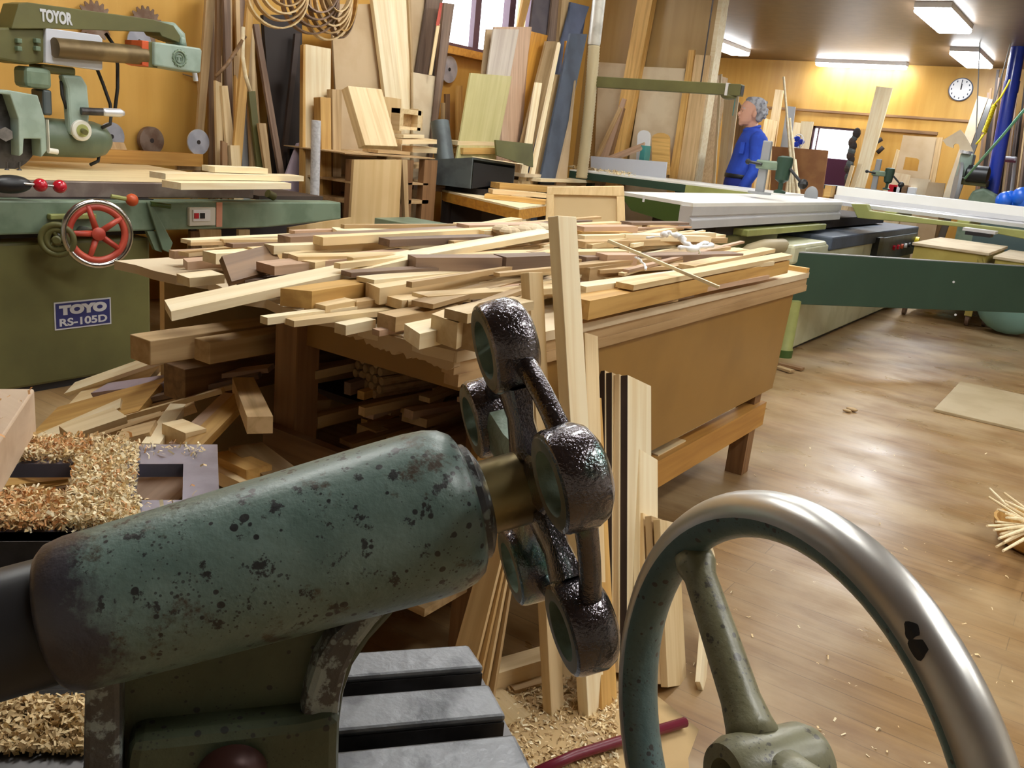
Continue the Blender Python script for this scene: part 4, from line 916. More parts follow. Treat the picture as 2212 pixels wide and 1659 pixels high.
MB().box(c0-LD*.2, (.22, .26, .66), Matrix.Rotation(math.atan2(LD.y, LD.x), 3, 'Z')).build('bed_leg', 'bodypaint', lathe, bevel=.01)
# --- slotted iron table
ZT = .85
table = empty('slotted_iron_table', at(250, 1040, z=ZT), 'flat iron plate with square cut-outs, heaped with wood shavings, at the left', 'machine table')
def T(x, y): return at(x, y, z=ZT)
pcs = [[(-260, 960), (470, 960), (471, 1002), (-260, 1003)], [(396, 1002), (471, 1002), (474, 1080), (394, 1080)], [(163, 1003), (298, 1003), (289, 1080), (152, 1080)], [(-260, 1081), (474, 1080), (477, 1165), (-260, 1172)], [(-260, 1003), (-120, 1003), (-140, 1081), (-260, 1081)]]
mb = MB()
for q in pcs: mb.prism([T(*p) for p in q], (0, 0, -.014))
mb.build('plate', 'iron' if False else paint('slotted_plate_steel', (.30, .29, .37), .34, .7, c2=(.21, .20, .25), sc=14), table)
MB().prism([T(-260, 1150), T(474, 1148), T(477, 1166), T(-260, 1173)], (0, 0, -.07)).build('front_flange', 'iron', table)
bl = T(42, 1035); MB().cyl(bl-V((0, 0, .01)), bl-V((0, 0, .05)), .004, n=10).cyl(bl-V((0, 0, .05)), bl-V((0, 0, .054)), .008, n=14).build('hanging_bolt', 'iron', table, smooth=True, auto=40)
lg = T(-120, 1120); MB().box(V((lg.x, lg.y, (ZT-.03)/2)), (.08, .08, ZT-.03), Matrix.Rotation(math.atan2(LD.y, LD.x), 3, 'Z')).build('leg', 'iron', table)
lg = T(330, 1150); MB().bb(V((lg.x-.02, lg.y-.02, 0)), V((lg.x+.02, lg.y+.02, ZT-.03))).build('leg', 'iron', table)
def inpoly(x, y, q):
    r = False
    for i in range(len(q)):
        (x1, y1), (x2, y2) = q[i], q[i-1]
        if (y1 > y) != (y2 > y) and x < (x2-x1)*(y-y1)/(y2-y1)+x1: r = not r
    return r
def spot(orange):
    def f(r):
        x, y = r.uniform(-60, 440), r.uniform(958, 1150)
        if not any(inpoly(x, y, q) for q in pcs): return None
        if x > 300 and r.random() > (.10 if y < 990 else .015): return None
        if x > 250 and y < 1080 and r.random() > .55: return None
        o = (y < 995 and x < 200) or (y > 1085 and x < 140)
        if o != orange and r.random() > .25: return None
        p = T(x, y); p.z += .002+.012*r.random()**1.6*(1 if x < 280 else .2); return p
    return f
shavings('table_shavings', 'heap of pale curled wood shavings on the slotted iron table', spot(False), .0058, ['sh2', 'sh1', 'sh2'], 17000, 12, flat=.7)
shavings('table_shavings', 'orange tinted wood shavings along the edges of the slotted iron table', spot(True), .006, ['sh3', 'sh1', 'sh3', 'sh1'], 15000, 13, flat=.7)
def sp_bed(r):
    x, y = r.uniform(-40, 185), r.uniform(1515, 1620)
    if y < 1590-.35*x and r.random() < .4: return None
    p = at(x, y, z=ZB+.012); p.z += .012*r.random()*max(0, 1-abs(y-1545)/60); return p
shavings('bed_shavings', 'yellowish shavings piled under the black spindle at the lower left', sp_bed, .007, ['sh1', 'sh4', 'sh1'], 2600, 14, flat=.6)
bb_ = [at(-200, 1500, z=ZB+.008), at(240, 1480, z=ZB+.008), at(240, 1720, z=ZB+.008), at(-200, 1750, z=ZB+.008)]
MB().prism(bb_, (0, 0, -.05)).build('saddle', 'iron', lathe, bevel=.003)
# --- square turning blank over the table
p, q = at(79, 932, z=ZT+.012), at(0, 1072, z=ZT+.012); dd = (q-p); dd.z = 0; dd.normalize(); sd_ = UP.cross(dd)
if sd_.dot(IX) > 0: sd_ = -sd_
hgt = .046
mb = MB(); e0, e1 = p, p+dd*.62
mb.prism([e0, e0+sd_*.2, e0+sd_*.2+V((0, 0, hgt)), e0+V((0, 0, hgt))], dd*.62)
M['blank'] = wood('pale_turning_blank', (.66, .50, .35), (.50, .34, .22), sc=.6, vary=.05)
blk = tag(mb.build('wood_block', 'blank', bevel=.002), 'thick pale wood block with shavings on top at the left edge', 'wood block')
def sp_blk(r):
    return p+sd_*r.uniform(.0, .14)+dd*r.uniform(.0, .35)+V((0, 0, hgt+.003))
shavings('block_shavings', 'few curled shavings lying on the pale wood block', sp_blk, .007, ['sh1', 'sh3'], 220, 15, flat=.5)

# ================================================================== BIG STEEL HANDWHEEL
def CC(x, y, z): return CAM+IX*x-IY*y+F3*z
cen = CC(.155, .228, .521); nn = (IX*(-.914)+F3*(-.405)).normalized()
hw_ = empty('large_handwheel', cen, 'large round steel handwheel with teal painted inner rim at the lower right', 'handwheel')
ORG[hw_.name] = cen
u_ = (IY-nn*IY.dot(nn)).normalized(); w__ = nn.cross(u_)
Rr, rt_, nseg, kseg = .150, .0145, 96, 28
mb = MB(); rings = []
for i in range(nseg):
    a = 2*math.pi*i/nseg; o_ = u_*math.cos(a)+w__*math.sin(a)
    rings.append([cen+o_*(Rr+rt_*math.cos(2*math.pi*(j+.5)/kseg)*1.0)+nn*rt_*math.sin(2*math.pi*(j+.5)/kseg) for j in range(kseg)])
mb.loft(rings, False, True)
for i in range(nseg):
    for j in range(kseg):
        th_ = 2*math.pi*(j+1)/kseg
        if math.cos(th_) < -.12: mb.m[i*kseg+j] = 1
mb.build('rim', ['nickel', 'tealpaint'], hw_, smooth=True)
hubc = cen+nn*.012
MB().lathe(cen, nn, [(-.03, .020), (-.022, .0235), (.028, .0235), (.036, .020), (.0365, .012), (.02, .011)], 36).build('hub', 'spokemat', hw_, smooth=True, auto=40)
tgt = at(1493, 1188, pl=(cen, nn)); od = (tgt-cen).normalized()
for k in range(3):
    o_ = Quaternion(nn, 2*math.pi*k/3) @ od
    P0, P1 = cen+o_*.018+nn*.006, cen+o_*(Rr-.011)
    pts = [P0, lerp(P0, P1, .08), lerp(P0, P1, .2), lerp(P0, P1, .5), lerp(P0, P1, .86), lerp(P0, P1, .93), P1]
    s_ = MB().tube(pts, .011, 20, True, [.017, .0145, .0125, .0118, .0108, .0135, .0125]).build('spoke', 'spokemat', hw_, smooth=True)
def rim_pt(a, th_, lift=0): return cen+(u_*math.cos(a)+w__*math.sin(a))*(Rr+(rt_+lift)*math.cos(th_))+nn*(rt_+lift)*math.sin(th_)
def pxof(p):
    v = p-CAM; z = v.dot(F3); return V((CX+F_PX*v.dot(IX)/z, CY-F_PX*v.dot(IY)/z))
best = None
for i in range(720):
    a = math.pi*i/360
    for j in range(60):
        th_ = -1.2+j*.055; p_ = rim_pt(a, th_); o2 = (p_-(cen+(u_*math.cos(a)+w__*math.sin(a))*Rr))
        if o2.dot(CAM-p_) <= 0: continue
        e_ = (pxof(p_)-V((1975, 1385))).length
        if best is None or e_ < best[0]: best = (e_, a, th_)
_, a_, t_ = best
def blob(da, dt, ra, rt2, ph):
    c_ = rim_pt(a_+da, t_+dt, .0002); R_ = [rim_pt(a_+da+ra*math.cos(q)*(1+.25*math.sin(3*q+ph)), t_+dt+rt2*math.sin(q)*(1+.2*math.cos(2*q+ph)), .0002) for q in [2*math.pi*k/18 for k in range(18)]]
    return [c_]+R_
cm = MB()
for g in ((-.022, .0, .030, .34, 0), (.03, -.12, .026, .26, 1.5)):
    cm.add(blob(*g), [(0, 1+k, 1+(k+1) % 18) for k in range(18)])
cm.build('worn_spot', 'black', hw_)
MB().tube([cen-UP*.012-nn*.01, cen-UP*.10-nn*.01, V((cen.x, cen.y, .02))-nn*.01], .014, 16).lathe(V((cen.x, cen.y, 0))-nn*.01, (0, 0, 1), [(0, .12), (.02, .12), (.03, .03)], 24).build('stand', 'iron', hw_, smooth=True, auto=40)
MB().bb(V((cen.x-.02, cen.y+.06, 0))+LD*.05, V((cen.x+.10, cen.y+.18, .93))+LD*.05) if False else None
# ================================================================== PANEL SAW
ZS = .97
ps = empty('sliding_table_saw', (-2.1, 6.0, 0), 'large cream and olive sliding table saw with white aluminium table', 'table saw')
cx0, cx1, cy0, cy1 = -2.32, -1.80, 4.22, 7.03
MB().prism([V((cx0, cy0+.2, ZS)), V((cx1, cy0, ZS)), V((cx1, cy1, ZS)), V((cx0, cy1, ZS))], (0, 0, -.018)).build('sliding_table', 'white_top', ps)
al = MB(); sec = [(0, -.018), (0, -.062), (-.012, -.066), (-.012, -.074), (.0, -.080), (.004, -.088), (.004, -.128), (-.07, -.128), (-.07, -.018)]
al.prism([V((cx1+a, cy0+.005, ZS+b)) for a, b in sec], (0, cy1-cy0-.01, 0)).build('side_extrusion', 'alu', ps)
MB().prism([V((cx1-.075, cy0+.03, ZS-.018)), V((cx0, cy0+.2, ZS-.018)), V((cx0+.1, cy0+.16, ZS-.09)), V((cx1-.075, cy0+.03, ZS-.12))], (0, cy1-cy0-.3, 0)).build('table_underbody', 'dgreen2', ps)
lab = at(1402, 431, y=cy0+.15); MB().box(lab-V((0, .02, 0)), (.055, .004, .03)).build('paper_tag', 'white', ps)
MB().bb((cx1-.45, cy0+.5, ZS-.20), (cx1-.06, cy1+1.8, ZS-.13)).build('carriage_beam', 'gloom', ps)
MB().bb((cx1-.30, 5.0, ZS-.19), (cx1+.03, 6.6, ZS-.15)).build('guide_rail', 'limeolive', ps, bevel=.006)
MB().bb((cx1-.5, 4.72, .52), (cx1-.02, 5.7, ZS-.19)).build('pedestal', 'olive', ps, bevel=.01)
MB().bb((-2.2, 4.85, 0), (-1.95, 5.2, .52)).build('pedestal_foot', 'olive', ps)
MB().bb((-2.9, 5.78, .02), (-1.65, 9.3, .70)).build('cabinet', 'cream_enamel', ps, bevel=.01)
MB().bb((-2.88, 5.80, 0), (-1.67, 9.28, .02)).build('plinth', 'black', ps)
MB().bb((-2.3, 6.3, .66), (-1.63, 9.32, .755)).build('grey_cover', 'bluegrey', ps, bevel=.012)
MB().bb((-2.3, 5.55, .60), (-1.655, 6.28, .725)).build('cream_cover', 'cream_enamel', ps, bevel=.02)
cp = MB().bb((-1.65, 7.75, .50), (-1.615, 9.25, .70)).build('control_panel', 'dgrey', ps, bevel=.006)
MB().bb((-1.65, 7.6, .50), (-1.60, 7.75, .71)).build('panel_cheek', 'black', cp)
for k in range(6): MB().cyl((-1.615, 8.25+k*.16, .60), (-1.595, 8.25+k*.16, .60), .022, n=12).build('button', ('red', 'red', 'orangered', 'white', 'black', 'black')[k], cp)
MB().cyl((-1.615, 9.18, .63), (-1.58, 9.18, .63), .035, n=14).build('emergency_button', 'yellow', cp)
MB().lathe((-1.64, 5.66, 0), (0, 0, 1), [(0, .06), (.055, .06), (.06, .056), (.37, .056)], 26).build('support_post', 'limeolive', ps, smooth=True, auto=40)
MB().lathe((-1.64, 5.66, 0), (0, 0, 1), [(0, .062), (.05, .062)], 26).build('post_foot', 'dgreen2', ps, smooth=True, auto=40)
# outrigger arm, crosscut fence
ya = 7.05
arm = [at(1838, 440, y=ya), at(1872, 441, y=ya), at(1878, 455, y=ya), at(2022, 475, y=ya), at(2230, 500, y=ya), at(2230, 520, y=ya), at(2084, 491, y=ya), at(1852, 471, y=ya)]
MB().prism(arm, (0, .09, 0)).build('outrigger_arm', 'limeolive', ps, bevel=.005)
MB().bb((-2.3, ya+.12, ZS-.03), (-.2, 7.75, ZS-.005)).build('outrigger_table', 'alu', ps)
for xx in (-1.5, -1.0, -.5): MB().bb((xx, ya+.05, ZS-.07), (xx+.08, 7.7, ZS-.03)).build('cross_tube', 'limeolive', ps)
f0, f1 = at(1808, 404, y=7.6), at(2230, 445, y=7.6)
MB().bb((f0.x, 7.6, ZS+.012), (-.1, 7.68, 1.075)).build('crosscut_fence', 'white_top', ps, bevel=.006)
MB().bb((f0.x, 7.575, ZS-.0), (-.1, 7.6, ZS+.035)).build('fence_lip', 'alu', ps)
MB().bb((at(2088, 483, y=6.98).x, 6.85, .885), (at(2160, 483, y=6.98).x, 7.0, .905)).build('length_stop', 'alu', ps)
MB().bb((at(2094, 490, y=6.98).x, 6.84, .86), (at(2150, 490, y=6.98).x, 7.0, .883)).build('length_stop_body', 'black', ps)
# extension table
ye = 7.06
MB().bb((-4.25, ye, ZS-.012), (cx0, 7.92, ZS)).build('extension_table', 'white_top', ps)
xm = at(1481, 402, y=ye).x
MB().bb((-4.25, ye, ZS-.075), (xm, 7.90, ZS-.012)).build('extension_skirt', 'dgreen', ps); MB().bb((xm, ye, ZS-.075), (cx0, 7.90, ZS-.012)).build('main_table', 'limeolive', ps)
for xx in (-4.2, -3.3): MB().bb((xx, 7.3, 0), (xx+.06, 7.36, ZS-.07)).build('leg', 'dgreen', ps)
MB().bb((-3.0, 7.1, 0), (-2.9, 7.9, ZS-.07)).build('table_support', 'limeolive', ps)
# green swing panel
pa, pb = at(1712, 603, y=5.62), at(2212, 640, z=.60); g0_, g1_ = .345, .685
pa = at(1712, 545, y=5.62); pb = at(2260, 579, z=pa.z); dq = (pb-pa).normalized(); zlo = at(1716, 662, y=5.60).z
sg = MB().prism([pa, pb, V((pb.x, pb.y, zlo)), V((pa.x, pa.y, zlo))], dq.cross(UP)*-.035)
sgo = sg.build('swing_panel', 'dgreen', ps, bevel=.004)
MB().prism([pa, pb, pb+V((0, 0, .004)), pa+V((0, 0, .004))], dq.cross(UP)*-.04).build('panel_edge', 'grey', sgo)
for sx, sy in ((2060, 609), (2064, 680)):
    c = at(sx, sy, pl=(pa, dq.cross(UP))); MB().cyl(c, c+(CAM-c).normalized()*.008, .008, n=12).build('screw', 'alu', sgo)
MB().tube([at(1600, 560, x=-1.78), at(1620, 543, x=-1.76), at(1650, 533, x=-1.76), at(1690, 531, x=-1.74)], .045, 14).build('dust_hose', 'hose', ps, smooth=True)
# clamps on the table
def clamp(px, y, s, label):
    b = at(px[0], px[1], y=y); e = empty('clamp', b, label, 'clamp'); ORG[e.name] = b; k = s
    MB().bb(b+V((-.03, -.02, 0))*k, b+V((.03, .02, .36))*k).build('post', 'grey', e, bevel=.008*k)
    MB().cyl(b, b+V((0, 0, .015))*k, .08*k, n=20).build('base', 'grey', e)
    MB().bb(b+V((-.05, -.04, .17))*k, b+V((.13, .04, .23))*k).build('arm', 'sage', e, bevel=.012*k)
    c = b+V((.14, 0, 0))*k; MB().lathe(c+V((0, 0, .02)), (0, 0, 1), [(0, .04*k), (.015*k, .04*k), (.025*k, .016*k), (.07*k, .016*k), (.09*k, .045*k), (.20*k, .055*k), (.24*k, .052*k), (.25*k, .025*k)], 20).build('air_cylinder', 'dgreen', e, smooth=True, auto=40)
    MB().cyl(b+V((.0, -.05, .2))*k, b+V((-.09, -.05, .21))*k, .010*k).ball(b+V((-.10, -.05, .21))*k, .02*k, 10, 6).build('handle', 'black', e)
    MB().cyl(c+V((.05, -.02, .19))*k, c+V((.14, -.02, .11))*k, .010*k).ball(c+V((.155, -.02, .10))*k, .035*k, 10, 6).build('lever', 'black', e)
    return e
clamp((1640, 419), 5.85, .95, 'grey and dark green clamp standing on the white sliding table in front of the person')
clamp((1886, 412), 8.3, .75, 'small dark green clamp behind the white crosscut fence')
MB_ = MB().ball(at(1752, 422, y=7.3), .055, 16, 10, (1, .3, 1.3)); MB_.build('blade_guard', 'grey', ps, smooth=True)
tag(MB().bb(at(1778, 424, y=7.5), at(1806, 402, y=7.62)).build('fence_block', 'honey', bevel=.003), 'yellow wooden block at the left end of the white crosscut fence', 'wood block')

# ------------------------------------------------------------------ things on and around the extension table
def bslab(name, label, q, y, t, mat, cat='board', zb=None, ln=.0): return slab(name, label, cat, q, (V((0, y, 1)), V((0, 1, -ln))), t, mat, zb)
bslab('panel', 'low pale lilac grey panel standing on edge on the extension table', [(1276, 366), (1437, 379), (1440, 350), (1276, 337)], 7.72, .02, 'palegrey', zb=ZS)
plank('board', 'pinkish board propped at a slant on the low grey panel', 'board', at(1300, 348, y=7.80), at(1388, 314, y=7.80), .14, .02, 'pinkish', up=(-.35, -.5, .8))
tag(MB().bb(at(1380, 347, y=7.78), at(1407, 316, y=7.9)).build('box', 'teal', bevel=.003), 'small teal box behind the low grey panel', 'box')
def tomb(q, y, mat, label):
    (x0, y0), (x1, y1), top_ = q; P = [at(x0, y0, y=y), at(x1, y1, y=y)]; r = []
    for k in range(9):
        a = math.pi*k/8; xx = (x0+x1)/2+(x1-x0)/2*math.cos(a); r.append(at(xx+(3 if mat == 'white' else 0), top_+(1-math.sin(a))*12, y=y))
    return tag(MB().prism(P+r, (0, .02, 0)).build('rounded_board', mat), label, 'board')
tomb(((1374, 345), (1401, 345), 281), 7.96, 'white', 'small white board with a rounded top behind the teal box')
tomb(((1408, 376), (1446, 378), 287), 7.97, 'honey', 'yellowish board with a rounded top right of the teal box')
def sp_ext(r): 
    p = at(r.uniform(1285, 1420), r.uniform(366, 378), z=ZS); p.z += .01*r.random(); p.y = min(max(p.y, 7.1), 7.7); return p
shavings('saw_shavings', 'pale sawdust on the left end of the extension table', sp_ext, .03, ['sh1', 'sh2'], 350, 6)
# boards in front of the partition
BP = [
 ([(1284, 352), (1340, 352), (1352, 138), (1293, 134)], 8.15, .012, 'mdfpale', 'white_board', 'pale sheet against the plywood partition just right of the hose'),
 ([(1283, 343), (1292, 344), (1343, 235), (1337, 230)], 8.02, .03, 'oak', 'stick', 'thin tan stick slanting across the pale sheet'),
 ([(1292, 344), (1312, 345), (1352, 215), (1344, 212)], 8.04, .02, 'pinkish', 'board', 'narrow pinkish board slanting beside the thin tan stick'),
 ([(1310, 340), (1322, 342), (1350, 235), (1346, 232)], 8.05, .02, 'brown', 'board', 'dark brown slanting strip beside the orange post'),
 ([(1317, 335), (1347, 335), (1417, -40), (1384, -40)], 8.06, .09, 'honey', 'post', 'stout orange brown post leaning across the plywood partition'),
 ([(1366, 300), (1460, 378), (1480, 148), (1390, 144)], 8.14, .012, 'mdfpale', 'white_board', 'large pale sheet against the partition right of the orange post'),
 ([(1446, 378), (1462, 378), (1500, 108), (1488, 108)], 8.08, .03, 'honey', 'board', 'orange tan slat standing near the right end of the partition'),
 ([(1464, 380), (1500, 385), (1536, 120), (1502, 118)], 8.10, .015, 'oak', 'board', 'brown plywood strip at the right end of the partition'),
]
for q, y, t, mt, nm, lb in BP: bslab(nm, lb, q, y, t, mt, zb=.005)
struct(MB().bb((XP-.02, YP-.03, 0), (XP+.025, YP+.12, ZN)).build('trim_3', 'cream'))
# recess behind the partition
sh = empty('shelf_unit', at(1525, 390, y=9.6), 'tall brown shelf unit seen past the end of the partition', 'shelf')
a, b = at(1511, 385, y=9.6), at(1541, 160, y=9.6)
for xx in (a.x-.05, b.x-.06): MB().bb((xx, 9.6, 0), (xx+.04, 10.0, b.z)).build('side', 'oak', sh)
MB().bb((a.x-.05, 9.97, 0), (b.x-.02, 10.0, b.z)).build('back', 'oak', sh)
for yy in (242, 287, 330, 375): 
    z = at(1525, yy, y=9.6).z; MB().bb((a.x-.02, 9.6, z), (b.x-.05, 9.97, z+.025)).build('shelf_board', 'brown', sh)
for q, y, mt, lb in (([(1538, 395), (1544, 395), (1559, 160), (1554, 160)], 9.3, 'cream', 'bright slender pole standing beside the shelf unit'),
      ([(1549, 395), (1562, 395), (1590, 190), (1566, 190)], 9.5, 'cream', 'pale narrow board standing between the pole and the person'),
      ([(1562, 396), (1572, 396), (1596, 205), (1590, 190)], 9.45, 'mdfpale', 'greenish pale strip standing right behind the boom end'),
      ([(1575, 396), (1592, 396), (1612, 250), (1596, 220)], 9.6, 'brown', 'dark board standing just left of the person')):
    bslab('board', lb, q, y, .02, mt, zb=.005)
MB().bb(at(1583, 250, y=9.44), at(1589, 205, y=9.42)).build('label_strip', 'teal')['label'] = 'small teal strip on the pale boards left of the person'
bpy.data.objects['label_strip']['category'] = 'strip'
tag(MB().bb(at(1562, 395, y=8.4), at(1577, 378, y=8.5)).build('wood_block', 'pinkish', bevel=.004), 'small pink wood block behind the saw table left of the person', 'wood block')
bslab('board', 'short tan board standing behind the saw table left of the person', [(1578, 398), (1592, 399), (1596, 352), (1584, 351)], 8.45, .02, 'oak', zb=.005)
# dust pole, hose and boom
pole = empty('dust_pipe', at(1256, 385, y=6.8), 'galvanised pipe with tan corrugated hose hanging over the saw table', 'dust pipe')
MB().lathe(at(1283, 98, y=6.8), (0, 0, 1), [(0, .05), (.02, .054), (.6, .054), (ZN-at(1283, 98, y=6.8).z, .054)], 22).build('pipe', 'duct', pole, smooth=True, auto=40)
hp = [lerp(at(1256, 385, y=6.8), at(1283, 99, y=6.8), k/90) for k in range(91)]
for i, p in enumerate(hp): p.x += .012*math.sin(i/90*3.0)
MB().tube(hp, .05, 18, True, [.052 if i % 2 else .047 for i in range(91)]).build('corrugated_hose', 'hose', pole, smooth=True)
bm_ = empty('boom_arm', at(1450, 178, y=6.8), 'square olive boom running from the corrugated hose to the right', 'boom')
zt_, zb_ = at(1290, 165, y=6.8).z, at(1290, 188, y=6.8).z
x1 = at(1600, 190, y=6.8).x
MB().bb((-3.98, 6.8, zb_), (x1, 6.88, zt_)).build('boom_tube', 'olive', bm_, bevel=.004)
MB().bb((x1, 6.81, zb_+.01), (x1+.003, 6.87, zt_-.01)).build('open_end', 'black', bm_)
MB().bb((x1-.12, 6.79, zb_-.004), (x1-.10, 6.89, zt_+.004)).build('strap', 'alu', bm_)
MB().ball(V((x1-.10, 6.84, zb_-.005)), .055, 16, 8, (1.2, .8, .5)).build('mount', 'olive', bm_, smooth=True)
MB().cyl((x1-.35, 6.84, zt_), (x1-.35, 6.84, ZN), .006, n=8).build('hanger_rod', 'gloom', bm_)
# ================================================================== LUMBER ALONG THE LONG WALL
def ln(q, x0, t, mat, label, name='board', zb=.005, s=.1, cat='board', group=None):
    return slab(name, label, cat, q, (V((x0, 0, 0)), V((1, 0, s))), t, mat, zb, group)
def c1(*p): return [(a/3.457, b/3.457) for a, b in p]
def c2(*p): return [(430+a/3.457, b/3.457) for a, b in p]
def c3(*p): return [(900+a/3.457, b/3.457) for a, b in p]
LW = [
 # quad (bl, br, tr, tl), x0, t, mat, label, zb
 (c1((1470, 1010), (1520, 1010), (1615, -60), (1545, -60)), -4.55, .02, 'oak', 'tan plank leaning on the wall just right of the shiny round blade'),
 (c1((1610, 1030), (1650, 1030), (1655, -60), (1622, -60)), -4.50, .02, 'brown', 'narrow dark brown board beside the tan plank near the round blade'),
 (c1((1620, 1030), (1665, 1030), (1655, 620), (1610, 600)), -4.38, .02, 'pine', 'short pale lath among the narrow strips right of the saw arm'),
 (c1((1690, 1060), (1752, 1060), (1700, 640), (1655, 640)), -4.36, .02, 'pine', 'short pale slat leaning just right of the short pale lath'),
 (c1((1660, 1240), (1700, 1240), (1700, 1070), (1660, 1050)), -4.30, .02, 'brown', 'stubby brown offcut standing behind the saw table lumber'),
 (c1((1730, 1230), (1800, 1230), (1790, 1085), (1720, 1085)), -4.28, .03, 'pine', 'stubby pale block standing behind the saw table lumber'),
 (c1((1700, 900), (1740, 900), (1720, -60), (1670, -60)), -4.47, .02, 'walnut', 'greyish strip third from the round blade'),
 (c1((1760, 1100), (1800, 1100), (1800, 650), (1760, 560)), -4.42, .02, 'honey', 'orange edged strip in the narrow lumber right of the saw arm'),
 (c1((1810, 1250), (1860, 1250), (1840, 640), (1790, 640)), -4.44, .02, 'grey', 'grey strip standing in the narrow lumber'),
 (c1((1880, 1250), (1935, 1250), (1880, 700), (1850, 700)), -4.40, .02, 'oak', 'thin tan strip left of the tall dark panels'),
 (c1((1790, 640), (1850, 640), (1905, -60), (1855, -60)), -4.30, .02, 'honey', 'yellow board hanging down in front of the narrow strips'),
 (c2((500, 1300), (545, 1300), (500, 920), (445, 920)), -4.32, .02, 'oak', 'short tan strip with a square top before the dark panels'),
 (c2((440, 1290), (480, 1290), (420, 680), (370, 680)), -4.36, .02, 'olive', 'olive tinted strip before the dark panels'),
 (c2((600, 1300), (640, 1300), (450, 180), (410, 180)), -4.45, .02, 'walnut', 'dark slat slanting across the left of the tall dark panels'),
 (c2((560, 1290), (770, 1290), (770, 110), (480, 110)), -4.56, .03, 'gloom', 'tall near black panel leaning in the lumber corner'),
 (c2((610, 1300), (640, 1300), (760, 250), (720, 250)), -4.50, .02, 'dark', 'thin dark board crossing the tall near black panel'),
 (c2((600, 1440), (755, 1440), (755, 1065), (735, 1070)), -4.36, .015, 'lilac', 'lilac grey wedge shaped board low before the dark panel'),
 (c2((790, 1470), (975, 1470), (985, 365), (795, 330)), -4.30, .03, 'cream', 'broad whitish plank with an orange edge standing by the dark panel'),
 (c2((770, 1470), (795, 1470), (795, 330), (780, 335)), -4.28, .03, 'honey', 'orange edge strip on the left of the broad whitish plank'),
 (c2((925, 1470), (990, 1470), (985, 730), (905, 725)), -4.20, .06, 'honey', 'square honey coloured post right of the broad whitish plank'),
 (c2((1000, 1500), (1060, 1500), (1065, 670), (995, 665)), -4.22, .05, 'oak', 'tan square post right of the honey coloured post'),
 (c2((1050, 1240), (1390, 1240), (1310, 30), (985, 30)), -4.42, .015, 'mdf', 'big brown fibreboard sheet leaning behind the thick slab'),
 (c2((1395, 760), (1510, 760), (1415, -60), (1290, -60)), -4.36, .03, 'cream', 'long cream plank leaning right of the big fibreboard sheet'),
 (c2((1520, 790), (1600, 790), (1570, -60), (1410, -60)), -4.38, .03, 'cream', 'second long cream plank, right of the first and slightly wider'),
 (c2((1600, 760), (1610, 760), (1580, -60), (1560, -60)), -4.36, .02, 'oak', 'thin tan edge strip beside the second long cream plank'),
 (c2((1600, 560), (1700, 560), (1705, -60), (1575, -60)), -4.45, .015, 'mdf', 'tan fibreboard piece right of the long cream planks'),
 (c2((1600, 820), (1760, 820), (1770, 570), (1600, 540)), -4.34, .02, 'mdfpale', 'square pale panel right of the long cream planks'),
 (c2((1690, 400), (1735, 400), (1830, -40), (1700, -40)), -4.43, .02, 'walnut', 'dark brown board left of the window'),
 (c2((1760, 820), (1795, 820), (1908, 30), (1830, 20)), -4.32, .03, 'walnut', 'long dark board with a red line leaning beside the window'),
 (c2((1390, 980), (1510, 980), (1510, 740), (1380, 720)), -4.32, .02, 'ply', 'small olive tan panel behind the thick slab'),
]
for q, x0, t, mt, lb in LW: ln(q, x0, t, mt, lb)
ln(c2((1720, 560), (1740, 560), (1800, 180), (1780, 170)), -4.29, .008, 'pine', 'pale strip along the long dark board beside the window', zb=None)
ln(c2((1770, 190), (1795, 190), (1820, 20), (1800, 20)), -4.285, .004, 'redpaint', 'red strip at the top of the long dark board beside the window', zb=None, name='red_strip')
tag(MB().cyl((at(684, 428, x=-4.05).x, at(684, 428, x=-4.05).y, .005), at(683, 260, x=-4.05), .028, n=18).build('foam_tube', paint('speckled_foam', (.62, .62, .64), .8, c2=(.50, .50, .52), sc=60), smooth=True, auto=40), 'speckled pale grey foam tube standing before the whitish plank', 'tube')
rq = random.Random(17)
for k in range(11):
    xb = 452+k*10.5+rq.uniform(-3, 3); xt = xb+rq.uniform(-28, 2); w_ = rq.uniform(7, 14); yt = rq.choice([-20, -20, -20, 60, 120])
    if yt > 0: xt = xb-(xb-xt)*.6
    ln([(xb, 330), (xb+w_, 330), (xt+w_, yt), (xt, yt)], -4.60-.012*(k % 4), .015, rq.choice(['oak', 'brown', 'pine', 'walnut', 'oak']), 'slim strip in the dense upright row between saw arm and dark panel', group='slim strips right of the saw arm')
# curved lath and cords on the left strips
tag(MB().tube([at(430+330/3.457, 200/3.457, x=-4.2), at(430+325/3.457, 420/3.457, x=-4.2), at(430+345/3.457, 560/3.457, x=-4.2), at(430+380/3.457, 680/3.457, x=-4.2)], .011, 8).build('lath', 'cream', smooth=True), 'pale bent lath hanging before the narrow strips', 'lath')
tag(MB().tube([at(530, 78, x=-4.2), at(490, 140, x=-4.2), at(466, 165, x=-4.2)], .01, 8).build('rod', 'brown', smooth=True), 'dark thin rod lying across the narrow strips', 'rod')
